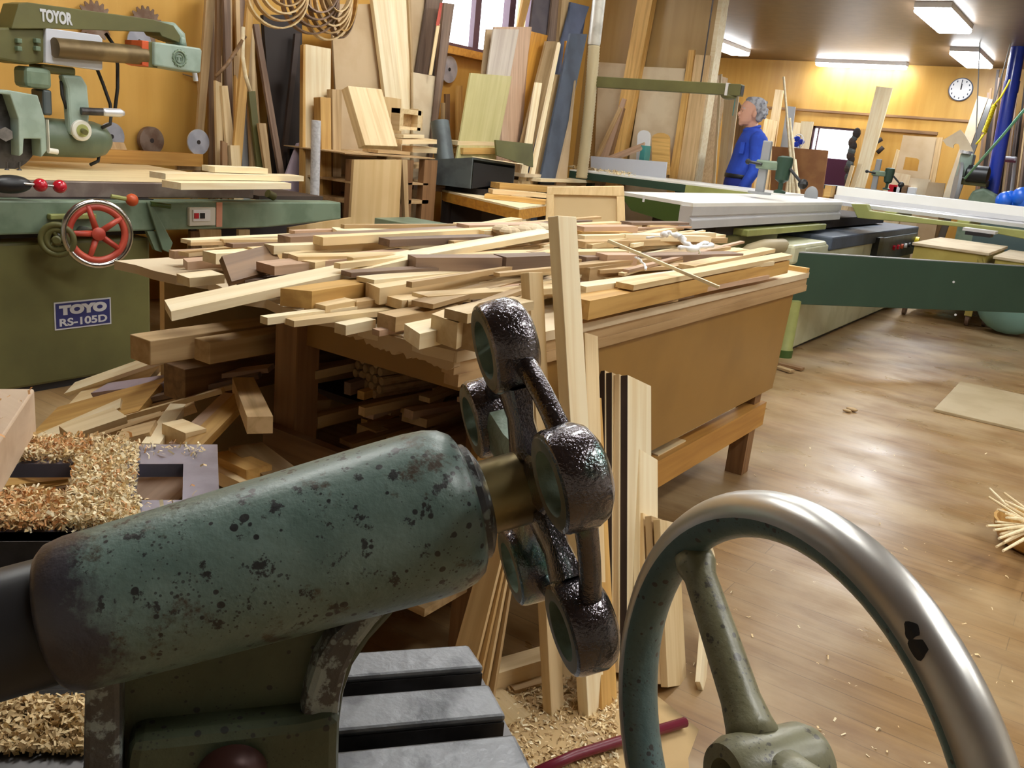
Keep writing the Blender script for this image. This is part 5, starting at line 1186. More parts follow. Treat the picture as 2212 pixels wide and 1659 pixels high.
# coils of wooden hoops hanging near the top
for k, (cx, cy, rx, ry, nr, mt, lb) in enumerate(((610, -12, 56, 66, 5, 'oak', 'coil of bent wooden bands hanging above the dark panel, left one'), (682, 5, 52, 62, 4, 'walnut', 'coil of bent wooden bands hanging above the dark panel, middle one'), (718, 10, 45, 70, 5, 'oak', 'coil of bent wooden bands hanging above the whitish plank'), (750, -10, 28, 85, 2, 'honey', 'narrow coil of bent bands hanging before the big fibreboard sheet'))):
    c = at(cx, cy, x=-4.05+.02*k); e = empty('band_coil', c, lb, 'band coil'); ORG[e.name] = c; pxm = ((c-CAM).dot(F3))/F_PX
    hv = (A_*.9+B_*.4).normalized()
    for j in range(nr):
        P = []; 
        for i in range(40):
            a = 2*math.pi*i/40; P.append(c+hv*math.cos(a)*(rx-4*j)*pxm*1.15*(1-.04*j)+UP*math.sin(a)*(ry-3*j)*pxm+B_*(j-2)*.022+UP*.03*j)
        mb = MB(); wv = hv.cross(UP)
        mb.loft([[p+wv*.03, p+wv*.03+(p-c).normalized()*.009, p-wv*.03+(p-c).normalized()*.009, p-wv*.03] for p in P], False, True)
        mb.build('band', mt if j % 2 else ('pine', 'walnut')[k % 2], e, smooth=False)
    MB().cyl(c+UP*(ry*pxm*.98), V((c.x, c.y, ZN)), .004, n=6).build('hanging_wire', 'gloom', e)
# thick tilted slab and rack
tslab = slab('thick_slab', 'thick pale slab tilted to the left on the rack', 'slab', c2((1240, 1085), (1485, 1095), (1365, 665), (1110, 640)), (V((-3.98, 0, 0)), V((1, -.25, .35))), .07, 'pine', bev=.003)
xr = -4.0
rk_ = empty('lumber_rack', at(900, 440, x=xr), 'open wooden rack under the leaning lumber, loaded with offcuts', 'rack')
def rk(a, b, dp, mat, name): 
    P, Q = at(*a, x=xr), at(*b, x=xr); return MB().bb(P, Q+V((-dp, 0, 0))).build(name, mat, rk_)
rk((745, 330), (940, 344), .55, 'oaky', 'top_board')
for z_, nm in ((392, 'shelf'), (432, 'shelf')): rk((757, z_), (925, z_+8), .5, 'oaky', nm)
for px_ in (760, 868, 918): rk((px_, 345), (px_+12, 560), .05, 'brownv', 'upright')
rk((757, 345), (1180, 540), .0, 'oak', 'x') if False else None
P, Q = at(757, 345, x=xr-.55), at(1200, 560, x=xr-.55)
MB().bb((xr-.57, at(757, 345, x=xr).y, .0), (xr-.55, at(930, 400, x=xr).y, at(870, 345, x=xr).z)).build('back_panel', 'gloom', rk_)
ln([(757, 480), (862, 480), (868, 345), (765, 345)], -3.88, .02, 'ply', 'pale plywood door with a clipped corner leaning before the rack', name='panel', s=.04)
ln([(877, 500), (884, 500), (880, 345), (869, 345)], -3.90, .03, 'oak', 'tan upright strip right of the clipped plywood door', s=.04)
MBf = empty('wooden_frame', at(888, 285, x=-4.2), 'pale wooden frame with a rectangular opening on the rack', 'frame')
for a, b in (((865, 234), (910, 250)), ((865, 272), (908, 283)), ((865, 234), (870, 283)), ((904, 236), (910, 283))): MB().bb(at(*a, x=-4.2), at(*b, x=-4.2)+V((-.08, 0, 0))).build('rail', 'pine', MBf)
MB().bb(at(866, 236, x=-4.26), at(909, 282, x=-4.27)).build('back', 'oak', MBf)
for k, (a, b, w_, t, mt, lb) in enumerate((((855, 300), (930, 300), .12, .03, 'pine', 'pale board lowest in the small stack left of the black duct'), ((860, 290), (905, 290), .1, .02, 'cream', 'cream board on top of the small stack left of the black duct'), ((880, 315), (935, 318), .1, .04, 'pine', 'blocky board under the small stack left of the black duct'),
     ((985, 318), (1075, 318), .14, .045, 'honey', 'yellowish timber right of the black duct'), ((975, 303), (1068, 305), .12, .03, 'pine', 'pale timber stacked on the yellowish timber right of the black duct'), ((750, 325), (800, 330), .12, .03, 'pine', 'tan board end lying at the left of the rack top'), ((800, 322), (870, 326), .14, .02, 'oak', 'thin tan board below the thick slab'), ((860, 355), (935, 350), .1, .03, 'oak', 'brown board under the rack top left of the black hood'), ((880, 385), (955, 398), .12, .02, 'oak', 'tan board on the rack shelf below the black hood'), ((880, 398), (960, 405), .12, .03, 'walnut', 'dark board on the lower rack shelf'))):
    P, Q = at(*a, x=-4.2-.02*(k % 3)), at(*b, x=-4.2-.02*(k % 3)); plank('board', lb, 'board', P, Q, w_, t, mt)
# window side: coloured boards
CW = [
 (c3((330, 1000), (620, 1040), (712, 570), (405, 545)), -4.05, .015, 'palegreen', 'greenish yellow plywood sheet leaning below the window'),
 (c3((640, 1050), (750, 1050), (860, 200), (580, 200)), -4.18, .015, 'pinkish', 'pinkish brown sheet leaning behind the greenish plywood'),
 (c3((530, 545), (700, 560), (765, 220), (575, 215)), -4.12, .012, 'greyply', 'whitish grey plywood sheet in front of the pinkish sheet'),
 (c3((490, 545), (540, 545), (580, 220), (525, 218)), -4.20, .015, 'mdf', 'narrow brown sheet at the left of the whitish plywood'),
 (c3((745, 1050), (770, 1050), (980, 265), (860, 235)), -4.22, .015, 'orange', 'bright orange board leaning right of the pinkish sheet'),
 (c3((780, 1070), (880, 1075), (1075, 310), (970, 308)), -4.14, .02, 'oak', 'tan board leaning right of the orange board'),
 (c3((815, 1070), (865, 1070), (938, 620), (890, 615)), -4.06, .015, 'cream', 'short pale slat leaning before the tan board'),
 (c3((865, 1240), (895, 1245), (1077, 330), (1065, 315)), -4.04, .02, 'cream', 'thin bright edge strip leaning right of the tan board'),
 (c3((900, 1245), (945, 1250), (1090, 560), (1035, 555)), -4.08, .02, 'oak', 'brown board between the bright strip and the blue grey board'),
 (c3((945, 1250), (1060, 1250), (1275, 255), (1150, 250)), -4.02, .02, 'bluegrey', 'dark blue grey board leaning left of the hose'),
 (c3((1070, 1250), (1130, 1255), (1190, 600), (1150, 900)), -4.0, .02, 'mdf', 'brown strip between the blue grey board and the hose'),
 (c3((1090, 530), (1120, 530), (1142, 310), (1115, 305)), -4.20, .015, 'orange', 'small orange strip peeking behind the blue grey board'),
 (c3((845, 245), (980, 250), (1010, -60), (880, -60)), -4.36, .02, 'dusk', 'dark violet grey board high above the orange board'),
 (c3((985, 270), (1060, 300), (1090, -60), (1020, -60)), -4.33, .02, 'walnut', 'dark brown board above the tan board'),
 (c3((1060, 305), (1125, 305), (1148, -60), (1090, -60)), -4.30, .03, 'oak', 'tan board high left of the galvanised pipe'),
 (c3((1120, 300), (1220, 250), (1290, 50), (1150, 15)), -4.28, .02, 'bluegrey2', 'blue grey board high behind the galvanised pipe'),
 (c3((765, 200), (800, 200), (865, -60), (810, -60)), -4.40, .03, 'honey', 'orange tan post at the right of the window'),
]
M['palegreen'] = wood('greenish_plywood', (.56, .50, .24), (.45, .40, .17), sc=.5, vary=.05); M['greyply'] = wood('whitish_plywood', (.62, .55, .47), (.46, .38, .32), sc=.6, vary=.05)
M['dusk'] = paint('violet_grey_board', (.10, .085, .10), .6, c2=(.13, .11, .12), sc=5); M['bluegrey2'] = paint('mid_blue_grey_board', (.10, .12, .19), .6, c2=(.08, .10, .16), sc=5)
for q, x0, t, mt, lb in CW: ln(q, x0, t, mt, lb)
ln(c3((600, 1160), (870, 1250), (868, 1075), (590, 1045)), -3.95, .015, 'olive', 'small olive board standing below the greenish plywood', zb=None)
blade_c = at(969, 150, x=XW+.03); bl_ = empty('saw_blade', blade_c, 'shiny round blade hanging below the window', 'saw blade'); ORG[bl_.name] = blade_c
MB().cyl(blade_c, blade_c+V((.01, 0, 0)), .105, n=40).build('disc', 'blade', bl_); MB().cyl(blade_c+V((.01, 0, 0)), blade_c+V((.012, 0, 0)), .015, n=14).build('arbor_hole', 'gloom', bl_)
for k, (x0, x1, yt, yb, mt) in enumerate(((963, 972, 203, 285, 'brown'), (956, 962, 222, 282, 'oak'), (988, 1000, 185, 270, 'honey'))):
    ln([(x0, yb), (x1, yb), (x1, yt), (x0, yt)], -4.6, .02, mt, ('dark stick', 'tan stick', 'honey coloured slat')[k]+' standing below the window sill')
# black hood with duct
hd = empty('dust_hood', cam_pt(1020, 410, 6.15), 'dark grey metal dust hood with a leaning round duct', 'dust hood')
q = [cam_pt(931, 348, 6.25), cam_pt(1020, 344, 6.15), cam_pt(1112, 358, 6.4), cam_pt(1030, 352, 6.7)]
qb = [V((p.x, p.y, cam_pt(1020, 409, 6.15).z)) for p in q]
mb = MB(); mb.prism([q[0], q[1], qb[1], qb[0]], (q[2]-q[1]).normalized()*.01); mb.prism([q[0], q[3], qb[3], qb[0]], V((.004, .004, 0))); mb.prism([q[3], q[2], qb[2], qb[3]], V((0, .005, 0)))
mb.build('shell', 'dgrey', hd)
MB().prism([p for p in q], (0, 0, .012)).build('top_plate', 'dgrey', hd)
MB().prism([q[1]+V((0, 0, .014)), q[2]+V((.06, .02, .014)), q[2]+V((-.02, .08, .014)), q[3]+V((0, 0, .014))], (0, 0, .006)).build('bright_flange', 'cream', hd)
MB().prism([lerp(q[1], q[2], .04)-V((0, 0, .02)), q[2]-V((0, 0, .02)), V((q[2].x, q[2].y, qb[2].z+.06)), lerp(qb[1], qb[2], .04)], (-.005, .01, 0)).build('opening', 'black', hd)
dbase, dtop = cam_pt(962, 345, 6.4), cam_pt(950, 263, 6.4)
MB().cyl(dbase-V((0, 0, .03)), dtop, .073, .066, n=28, cap=False).build('duct', 'dgrey', hd, smooth=True)
MB().cyl(dtop-V((0, 0, .02)), dtop-V((0, 0, .015)), .062, n=28).build('duct_inside', 'black', hd)
st_ = V(((q[0].x+q[2].x)/2, (q[0].y+q[2].y)/2, 0)); MB().bb((st_.x-.2, st_.y-.05, 0), (st_.x+.15, st_.y+.3, qb[1].z)).build('stand', 'gloom', hd)
# orange edged slab on a bench behind the heap
Z1 = .78
sl = [at(955, 410, z=Z1), at(1122, 449, z=Z1), at(1192, 440, z=Z1), at(1030, 402, z=Z1)]
tb = empty('low_bench', V(((sl[0].x+sl[2].x)/2, (sl[0].y+sl[2].y)/2, 0)), 'low bench with thick orange edged cream top behind the heap', 'bench')
MB().prism(sl, (0, 0, -.012)).build('top', 'cream', tb); MB().prism([p-V((0, 0, .012)) for p in sl], (0, 0, -.065)).build('edge', 'orange', tb)
ctr = sum(sl, V())/4
for p in sl: 
    u = lerp(p, ctr, .12); MB().bb((u.x-.03, u.y-.03, 0), (u.x+.03, u.y+.03, Z1-.07)).build('leg', 'gloom', tb)
for (a, b, z, w_, t, mt, lb) in (((1050, 418), (1180, 432), Z1+.03, .14, .028, 'honey', 'honey coloured tray piece lowest on the low bench'), ((1060, 408), (1180, 418), Z1+.06, .12, .028, 'pine', 'yellowish board in the middle of the stack on the low bench'), ((1070, 394), (1180, 402), Z1+.10, .14, .04, 'honey', 'orange tan block atop the stack on the low bench')):
    P, Q = at(*a, z=z), at(*b, z=z); plank('board', lb, 'board', P, Q, w_, t, mt)
c4 = at(1190, 392, z=.86); c4.x += .15; c4.y -= .15
st2 = empty('small_table', V((c4.x, c4.y, 0)), 'small table under the flat boards at the foot of the hose', 'table'); MB().box(V((c4.x, c4.y, .82)), (.8, .7, .04)).build('top', 'oak', st2)
for sx in (-.36, .36):
    for sy in (-.31, .31): MB().box(V((c4.x+sx, c4.y+sy, .40)), (.05, .05, .80)).build('leg', 'oak', st2)
for k, (a, b, mt, lb) in enumerate((((1110, 388), (1280, 392), 'pine', 'wide tan board lowest at the foot of the hose'), ((1150, 384), (1290, 388), 'cream', 'pale board in the middle of the stack at the foot of the hose'), ((1115, 374), (1200, 376), 'mdfpale', 'short pale board on top of the stack at the foot of the hose'))):
    z = .865+.028*k; plank('board', lb, 'board', at(*a, z=z), at(*b, z=z), .16, .025, mt)
# drawer front standing on the heap
DD = 3.95
dw = empty('drawer_box', cam_pt(1265, 487, DD), 'pale wooden drawer front standing on edge behind the tall upright board', 'drawer')
def dq_(x, y, d=DD): return cam_pt(x, y, d)
back = F3.copy(); back.z = 0; back.normalize()
for nm, q in (('rail', [(1182, 404), (1348, 402), (1349, 424), (1181, 420)]), ('stile', [(1181, 420), (1197, 420), (1195, 488), (1178, 488)]), ('stile', [(1332, 424), (1349, 424), (1351, 488), (1333, 488)])):
    MB().prism([dq_(*p) for p in q], back*.03).build(nm, 'pinev', dw, bevel=.002)
MB().prism([dq_(*p)+back*.012 for p in [(1195, 420), (1335, 422), (1335, 488), (1193, 488)]], back*.012).build('panel', paint('drawer_panel', (.62, .46, .24), .5, c2=(.55, .39, .19), sc=3), dw)
# plywood strips seen under the saw beam
for k, (q, mt, lb) in enumerate((([(440, 560), (480, 560), (478, 496), (430, 496)], 'pine', 'pale board end seen below the saw beam'), ([(515, 560), (540, 560), (540, 496), (516, 496)], 'cream', 'narrow pale upright below the saw beam'), ([(412, 560), (432, 560), (430, 500), (412, 500)], 'brown', 'brown board end below the switch on the saw beam'), ([(620, 560), (760, 560), (760, 470), (625, 492)], 'ply', 'tan plywood sheet below the tapered end of the saw beam'))):
    ln(q, -3.75, .02, mt, lb, s=0)
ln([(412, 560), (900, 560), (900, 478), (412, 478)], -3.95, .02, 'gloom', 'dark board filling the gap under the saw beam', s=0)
c0_, c1_ = at(905, 503, x=-3.3), at(980, 485, x=-3.3)
tag(MB().bb((-3.65, c0_.y, 0), (-3.3, c1_.y, c1_.z)).build('crate', 'sage', bevel=.004), 'small green crate peeking over the far side of the heap', 'crate')
# ================================================================== FAR ROOM
def bk(q, y, t, mat, label, name='board', zb=None, cat='board', lean=0.0): return slab(name, label, cat, q, (V((0, y, 0)), V((0, 1, -lean))), t, mat, zb)
YW = 13.05
for q, y, t, mt, lb in (
 ([(1655, 310), (1675, 310), (1692, 195), (1675, 193)], 12.9, .03, 'pine', 'tan board leaning on the back wall just right of the person'),
 ([(1640, 330), (1668, 330), (1678, 262), (1652, 255)], 12.7, .03, 'pine', 'wide pale board half hidden behind the person'),
 ([(1684, 330), (1706, 330), (1718, 231), (1700, 229)], 12.85, .02, 'grey', 'grey board leaning on the back wall beside the fan'),
 ([(1704, 330), (1724, 330), (1736, 266), (1716, 264)], 12.8, .03, 'cream', 'short pale board behind the fan, left one'),
 ([(1728, 330), (1745, 330), (1757, 263), (1731, 262)], 12.75, .03, 'cream', 'short pale board behind the fan, right and wider one'),
 ([(1842, 396), (1868, 402), (1928, 190), (1893, 186)], 12.5, .04, 'cream', 'long whitish plank leaning on the back wall right of the bright window'),
 ([(1926, 400), (2005, 405), (2026, 297), (1951, 292)], 12.9, .02, 'mdf', None),
 ([(2006, 400), (2018, 400), (2037, 297), (2024, 297)], 12.88, .03, 'oak', 'narrow tan strip beside the sheet with the square cut-out'),
 ([(1915, 400), (1924, 400), (1943, 325), (1937, 322)], 12.7, .02, 'pine', 'slender slat left of the sheet with the square cut-out'),
 ([(1908, 412), (1958, 412), (1966, 378), (1930, 372)], 12.0, .03, 'cream', 'short cream board standing before the sheet with the square cut-out'),
 ([(1960, 412), (2004, 414), (2010, 388), (1966, 384)], 11.9, .03, 'mdfpale', 'small tan panel at the foot of the sheet with the square cut-out, left one'),
 ([(2000, 414), (2038, 416), (2042, 396), (2006, 393)], 11.85, .03, 'mdf', 'small brown panel at the foot of the sheet with the square cut-out, right one'),
 ([(2040, 415), (2058, 420), (2134, 212), (2112, 207)], 12.3, .05, 'mdfpale', 'tall pale grey post leaning below the ceiling at the far right'),
 ([(2066, 400), (2080, 400), (2145, 215), (2135, 213)], 12.5, .04, 'grey', 'dark grey post close beside the tall pale post'),
 ([(1826, 397), (1834, 398), (1845, 358), (1838, 357)], 11.5, .03, 'cream', 'short bright stick left of the whitish plank foot'),
 ([(1838, 398), (1848, 398), (1863, 354), (1853, 353)], 11.45, .03, 'cream', 'short bright slat right of the bright stick'),
 ([(1852, 392), (1868, 392), (1880, 280), (1858, 278)], 13.1, .08, 'honey', 'orange wooden post at the right jamb of the bright window'),
):
    if lb: bk(q, y, t, mt, lb, zb=.005)
# sheet with a square cut-out
pl = (V((0, 12.9, 0)), V((0, 1, 0)))
o_ = [at(x, y, pl=pl) for x, y in ((1922, 415), (2003, 415), (2026, 297), (1951, 292))]
o_[0].z = .005; o_[0].x = at(1922, 415, pl=pl).x-.0; o_[1].z = .005
h_ = [at(x, y, pl=pl) for x, y in ((1950, 366), (1982, 370), (1986, 346), (1981, 342), (1956, 339))]
mb = MB()
def br(*p): mb.prism(p, (0, .015, 0))
br(o_[0], o_[1], h_[1], h_[0]); br(o_[1], o_[2], h_[2], h_[1]); br(o_[2], o_[3], h_[4], h_[3]); br(o_[3], o_[0], h_[0], h_[4]); br(o_[2], h_[3], h_[2])
tag(mb.build('cutout_sheet', 'mdf'), 'brown fibreboard sheet with a rounded square cut-out by the back wall', 'sheet')
# hardboard screen in front of the bright window
bk([(1664, 412), (1776, 422), (1789, 325), (1668, 316)], 9.4, .02, 'hardboard', 'brown hardboard panel standing upright right of the person', zb=.005, name='hardboard_panel')
for k, (a, b) in enumerate((((1713, 410), (1693, 166)), ((1716, 410), (1700, 262)), ((1722, 410), (1706, 255)), ((1706, 412), (1712, 300)), ((1724, 412), (1716, 345)), ((1700, 412), (1709, 350)))):
    p, q = at(*a, y=9.1), at(*b, y=9.15); p = p+(q-p)*((.01-p.z)/(q.z-p.z))
    tag(MB().cyl(p, q, .012 if k < 3 else .02, n=8).build('rod', 'cream', smooth=True, auto=40), ('tallest thin pale rod of the bundle before the hardboard panel', 'thin pale rod in the bundle before the hardboard panel', 'thin pale rod in the bundle before the hardboard panel', 'short stout pale rod at the foot of the rod bundle', 'short stout pale rod at the foot of the rod bundle', 'short stout pale rod at the foot of the rod bundle')[k], 'rod', None if k == 0 else 'thin rods before the hardboard' if k < 3 else 'stout rods before the hardboard')
fan = empty('desk_fan', at(1722, 330, y=12.0), 'small blue desk fan behind the hardboard panel', 'fan'); fc = at(1724, 306, y=12.0); ORG[fan.name] = fan.location.copy()
MB().torus(fc, (-.5, -.85, 0), .095, .006, 28, 6).build('cage', 'palegrey', fan, smooth=True)
for k in range(3):
    a = 2.1*k; MB().ball(fc+V((math.cos(a)*.04, 0, math.sin(a)*.04)), .045, 12, 8, (1, .15, .8)).build('fan_blade', 'blue', fan, smooth=True)
MB().cyl(fc+V((0, .03, 0)), V((fc.x, fc.y+.03, .01)), .02, n=10).build('stand', 'palegrey', fan)
# dark straps and belts hung beside the window
tr = empty('tool_rail', at(1840, 285, y=12.6), 'dark tools hanging in a column at the right edge of the bright window', 'tool rack'); ORG[tr.name] = tr.location.copy()
rg = random.Random(6)
for k in range(12):
    p = at(1848-k*1.8+rg.uniform(-4, 4), 288+k*9.5, y=12.6); MB().ball(p, .055*rg.uniform(.7, 1.2), 9, 6, (.9, .5, 1.2)).build('hanging_tool', ('gloom', 'dgrey', 'dark')[k % 3], tr)
MB().cyl(at(1848, 284, y=12.64), V((at(1835, 390, y=12.64).x, 12.64, .01)), .02, n=8).build('pole', 'brown', tr)
tag(MB().bb(at(1775, 400, y=13.27), at(1838, 346, y=13.3)).build('cloth', paint('maroon_cloth', (.07, .015, .045), .9), bevel=.01), 'dark maroon cloth hanging below the bright window', 'cloth')
for q, lb in ((((1872, 320), (1905, 300)), 'black tool hung on the wall right of the whitish plank, upper one'), (((1895, 330), (1908, 318)), 'black tool hung on the wall right of the whitish plank, lower one')):
    tag(MB().tube([at(*q[0], y=13.2), at(*q[1], y=13.2)], .03, 10).build('hand_tool', 'gloom', smooth=True), lb, 'tool')
# wall clock
cc_ = at(2075, 193, y=YB-.04); ck = empty('wall_clock', cc_, 'round white wall clock at the top right of the back wall', 'clock'); ORG[ck.name] = cc_; Rk = 24*((cc_-CAM).dot(F3))/F_PX
MB().lathe(cc_+V((0, .04, 0)), (0, -1, 0), [(0, Rk), (.035, Rk), (.04, Rk*.93), (.034, Rk*.92)], 40).build('rim', 'bluegrey2', ck, smooth=True, auto=40)
MB().cyl(cc_+V((0, .01, 0)), cc_+V((0, .003, 0)), Rk*.92, n=40).build('face', 'white', ck)
for k in range(12):
    a = 2*math.pi*k/12; p = cc_+V((math.sin(a)*Rk*.76, .001, math.cos(a)*Rk*.76)); MB().box(p, (Rk*.09, .003, Rk*.16)).build('hour_mark', 'bluegrey', ck)
MB().box(cc_+V((.004, -.002, Rk*.22)), (Rk*.10, .003, Rk*.5)).build('hour_hand', 'black', ck); MB().box(cc_+V((-.0, -.004, Rk*.33)), (Rk*.06, .003, Rk*.74)).build('minute_hand', 'black', ck)
# cut-out board
pl = (V((0, 11.0, 0)), V((0, 1, 0)))
arrow = [(2036, 303), (2074, 280), (2080, 286), (2086, 296), (2094, 310), (2103, 328), (2088, 325), (2074, 324), (2072, 315), (2070, 311), (2064, 310), (2060, 313), (2059, 320), (2045, 315)]
tag(MB().prism([at(x, y, pl=pl) for x, y in arrow], (0, .03, 0)).build('cutout_board', 'mdfpale'), 'pale cut-out board with a hooked notch standing on the sander', 'board')
sn = empty('sanding_machine', at(2110, 440, y=11.0), 'green sanding machine with a grey disc behind the crosscut fence', 'sander'); ORG[sn.name] = sn.location.copy()
def ps_(x, y, yy=11.0): return at(x, y, y=yy)
MB().lathe(ps_(2062, 402), (1, .25, 0), [(0, .26), (.03, .26)], 30).build('disc', 'grey', sn, smooth=True, auto=40)
MB().prism([ps_(2085, 440), ps_(2100, 412), ps_(2125, 405), ps_(2150, 420), ps_(2170, 445)], (0, .35, 0)).build('body', 'sage', sn, bevel=.03)
MB().bb(ps_(2075, 330), ps_(2092, 384)+V((0, .2, 0))).build('column', 'sagel', sn, bevel=.02)
MB().bb(ps_(2070, 384), ps_(2130, 404)+V((0, .25, 0))).build('motor_plate', 'olive', sn, bevel=.01)
MB().lathe(ps_(2112, 376), (1, 0, 0), [(-.12, .05), (-.1, .09), (.1, .09), (.12, .05)], 20).build('motor', 'black', sn, smooth=True, auto=40)
MB().bb(ps_(2080, 440), V((ps_(2165, 440).x, 11.35, .01))).build('base', 'sage', sn)
MB().cyl(ps_(2085, 332), ps_(2087, 326), .06, n=14).build('cap', 'alu', sn)
# blue pipe, spiral hose, cord
bp0, bp1 = at(2140, 425, y=11.25), at(2208, 60, y=11.25); bp1 = bp1+(bp1-bp0)*((ZC-bp1.z)/(bp1.z-bp0.z)); bp0 = bp0+(bp1-bp0)*((.98-bp0.z)/(bp1.z-bp0.z))
bpe = empty('blue_pipe', bp0, 'glossy blue pipe rising from the machine to the ceiling at the right', 'pipe'); ORG[bpe.name] = bp0
MB().cyl(bp0, bp1, .073, n=24).build('pipe', 'blue', bpe, smooth=True, auto=40)
sl_ = lerp(bp0, bp1, .72); MB().cyl(sl_, sl_+(bp1-bp0).normalized()*.12, .08, n=24).build('coupling', 'blue', bpe, smooth=True, auto=40)
yh = [at(2182, 172, y=9.4), at(2176, 185, y=9.4), at(2162, 210, y=9.4), at(2147, 227, y=9.4)]; yk_ = [at(2147+(2125-2147)*k/60, 227+(286-227)*k/60, y=9.4) for k in range(61)]
for i, p in enumerate(yk_): p.x += .018*math.cos(i*2.1); p.y += .018*math.sin(i*2.1)
tag(MB().tube(yh+yk_+[at(2124, 292, y=9.4), at(2116, 303, y=9.4), at(2108, 312, y=9.4)], .009, 6).build('air_hose', 'yellow', smooth=True), 'yellow coiled air hose hanging beside the blue pipe', 'hose')
tag(MB().tube([at(2240, 205, y=8.5), at(2160, 300, y=9.0), at(2085, 385, y=10.0)], .012, 6).build('air_line', 'greencord', smooth=True), 'pale green air line slanting across the blue pipe', 'air line')
for a, b, lb in (((2114, 155), (2108, 300), 'thin wire hanging from the ceiling right of the clock'), ((2176, 120), (2146, 230), 'thin wire holding up the yellow coiled hose')):
    p, q = at(*a, y=11), at(*b, y=11); p = q+(p-q)*((ZC-q.z)/(p.z-q.z)); tag(MB().cyl(p, q, .006, n=6).build('wire', 'grey'), lb, 'wire')
bag = empty('plastic_bag', at(2190, 448, y=10.2), 'crumpled bright blue plastic bag behind the right end of the fence', 'bag'); ORG[bag.name] = bag.location.copy()
mb = MB(); rg = random.Random(3)
for k in range(7): mb.ball(at(2172+k*9, 437-rg.uniform(0, 12), y=10.2+rg.uniform(-.05, .05)), .10*rg.uniform(.8, 1.2), 12, 8)
mb.build('sack', 'bluebag', bag, smooth=True)
MB().bb((-1.25, 10.1, 0), (-.3, 10.5, at(2190, 448, y=10.2).z)).build('stand', paint('dim_teal_stand', (.06, .10, .10), .6), bag)
# racks of dark lumber at the far right
rg = random.Random(12)
for k in range(26):
    x0 = 2118+k*5.2; y = 12.9-.03*(k % 5); tx = x0+28; top_ = 165+rg.uniform(-15, 90)
    bk([(x0-12, 415), (x0-12+rg.uniform(3, 6), 415), (x0+18+rg.uniform(3, 6)-(top_-165)*.1, top_), (x0+18-(top_-165)*.1, top_)], y, .03, rg.choice(['brown', 'walnut', 'dark', 'oak', 'gloom', 'brown']), 'dim narrow board in the dark rack behind the blue pipe', zb=.005)['group'] = 'boards in the dark rack'
rkf = empty('pale_frame', at(2180, 370, y=11.8), 'pale metal frame in front of the dark rack right of the blue pipe', 'frame'); ORG[rkf.name] = rkf.location.copy()
for a, b in (((2150, 425), (2162, 345)), ((2184, 425), (2194, 340))):
    p, q = at(*a, y=11.8), at(*b, y=11.8); p = p+(q-p)*((.01-p.z)/(q.z-p.z)); MB().cyl(p, q, .02, n=8).build('post', 'palegrey', rkf)
MB().cyl(at(2158, 340, y=11.8), at(2196, 343, y=11.8), .02, n=8).build('bar', 'palegrey', rkf); MB().bb(at(2158, 344, y=11.75), at(2194, 352, y=11.8)).build('tool_strip', paint('dim_red', (.16, .03, .05), .6), rkf)
bench2 = empty('back_bench', V((-2.6, 12.2, 0)), 'low cluttered bench in front of the back wall right of the window', 'bench')
zbk = at(1960, 418, y=12.0).z
MB().bb((-3.3, 11.7, zbk-.05), (-1.2, 12.4, zbk)).build('top', 'dgrey', bench2)
for xx in (-3.2, -1.3): MB().bb((xx, 11.8, 0), (xx+.08, 12.3, zbk-.05)).build('leg', 'brown', bench2)
for k, (x, y_, mt, lb) in enumerate(((1940, 412, 'white', 'small white carton on the back bench, left'), (1968, 418, 'white', 'small white carton on the back bench, right'), (1930, 408, 'red', 'small red box on the back bench'), (1955, 405, 'brown', 'brown carton lying on the back bench'))):
    c = at(x, y_, y=11.85); tag(MB().bb((c.x-.05, 11.8, zbk), (c.x+.05, 11.9, zbk+.07+.01*k)).build('carton', mt, bevel=.004), lb, 'carton')
# yellow trolley tables
def trolley(x0, x1, y0, y1, z, label, bluex):
    e = empty('trolley_table', V(((x0+x1)/2, (y0+y1)/2, 0)), label, 'trolley')
    MB().bb((x0-.02, y0-.02, z-.025), (x1+.02, y1+.02, z)).build('top', 'mdfpale', e, bevel=.004)
    M.setdefault('ylw', paint('yellow_painted_wood', (.58, .48, .13), .5, c2=(.50, .40, .10), sc=5))
    for xx, yy in ((x0, y0), (x1-.06, y0), (x0, y1-.06), (x1-.06, y1-.06)):
        l_ = MB().bb((xx, yy, .09), (xx+.06, yy+.06, z-.025)).build('leg', 'ylw', e)
        MB().cyl((xx+.015, yy+.03, .045), (xx+.045, yy+.03, .045), .045, n=16).bb((xx+.01, yy+.01, .06), (xx+.05, yy+.05, .09)).build('caster', 'rust', l_, smooth=True, auto=40)
    MB().bb((x0, y0, z-.14), (x1, y0+.03, z-.025)).bb((x1-.03, y0, z-.14), (x1, y1, z-.025)).build('apron', 'ylw', e)
    MB().bb((x0+.02, y0+.02, .16), (x1-.02, y1-.02, .19)).build('shelf', 'ylw', e)
    tag(MB().bb((bluex, y0+.05, .19), (bluex+.45, y0+.35, z-.08)).build('storage_bin', 'bluebag', bevel=.02), 'blue bin on the shelf of the '+('right' if x0 > -1 else 'left')+' yellow trolley', 'bin')
t0 = at(1975, 527, z=.65); t1 = at(2150, 545, z=.65)
trolley(-1.50, -.92, 8.55, 9.9, .65, 'yellow trolley with a pale wooden top behind the dark green panel', -1.42)
trolley(-.86, -.2, 8.7, 9.9, .62, 'second yellow trolley cut off by the right border', -.75)
tag(MB().ball(V((-.62, 8.45, .24)), .23, 16, 10, (1.2, .7, 1.0)).build('cloth_bundle', paint('pale_teal_cloth', (.22, .40, .36), .8, bump=.5, bsc=9), smooth=True), 'pale teal bundle on the floor before the second yellow trolley', 'bundle')

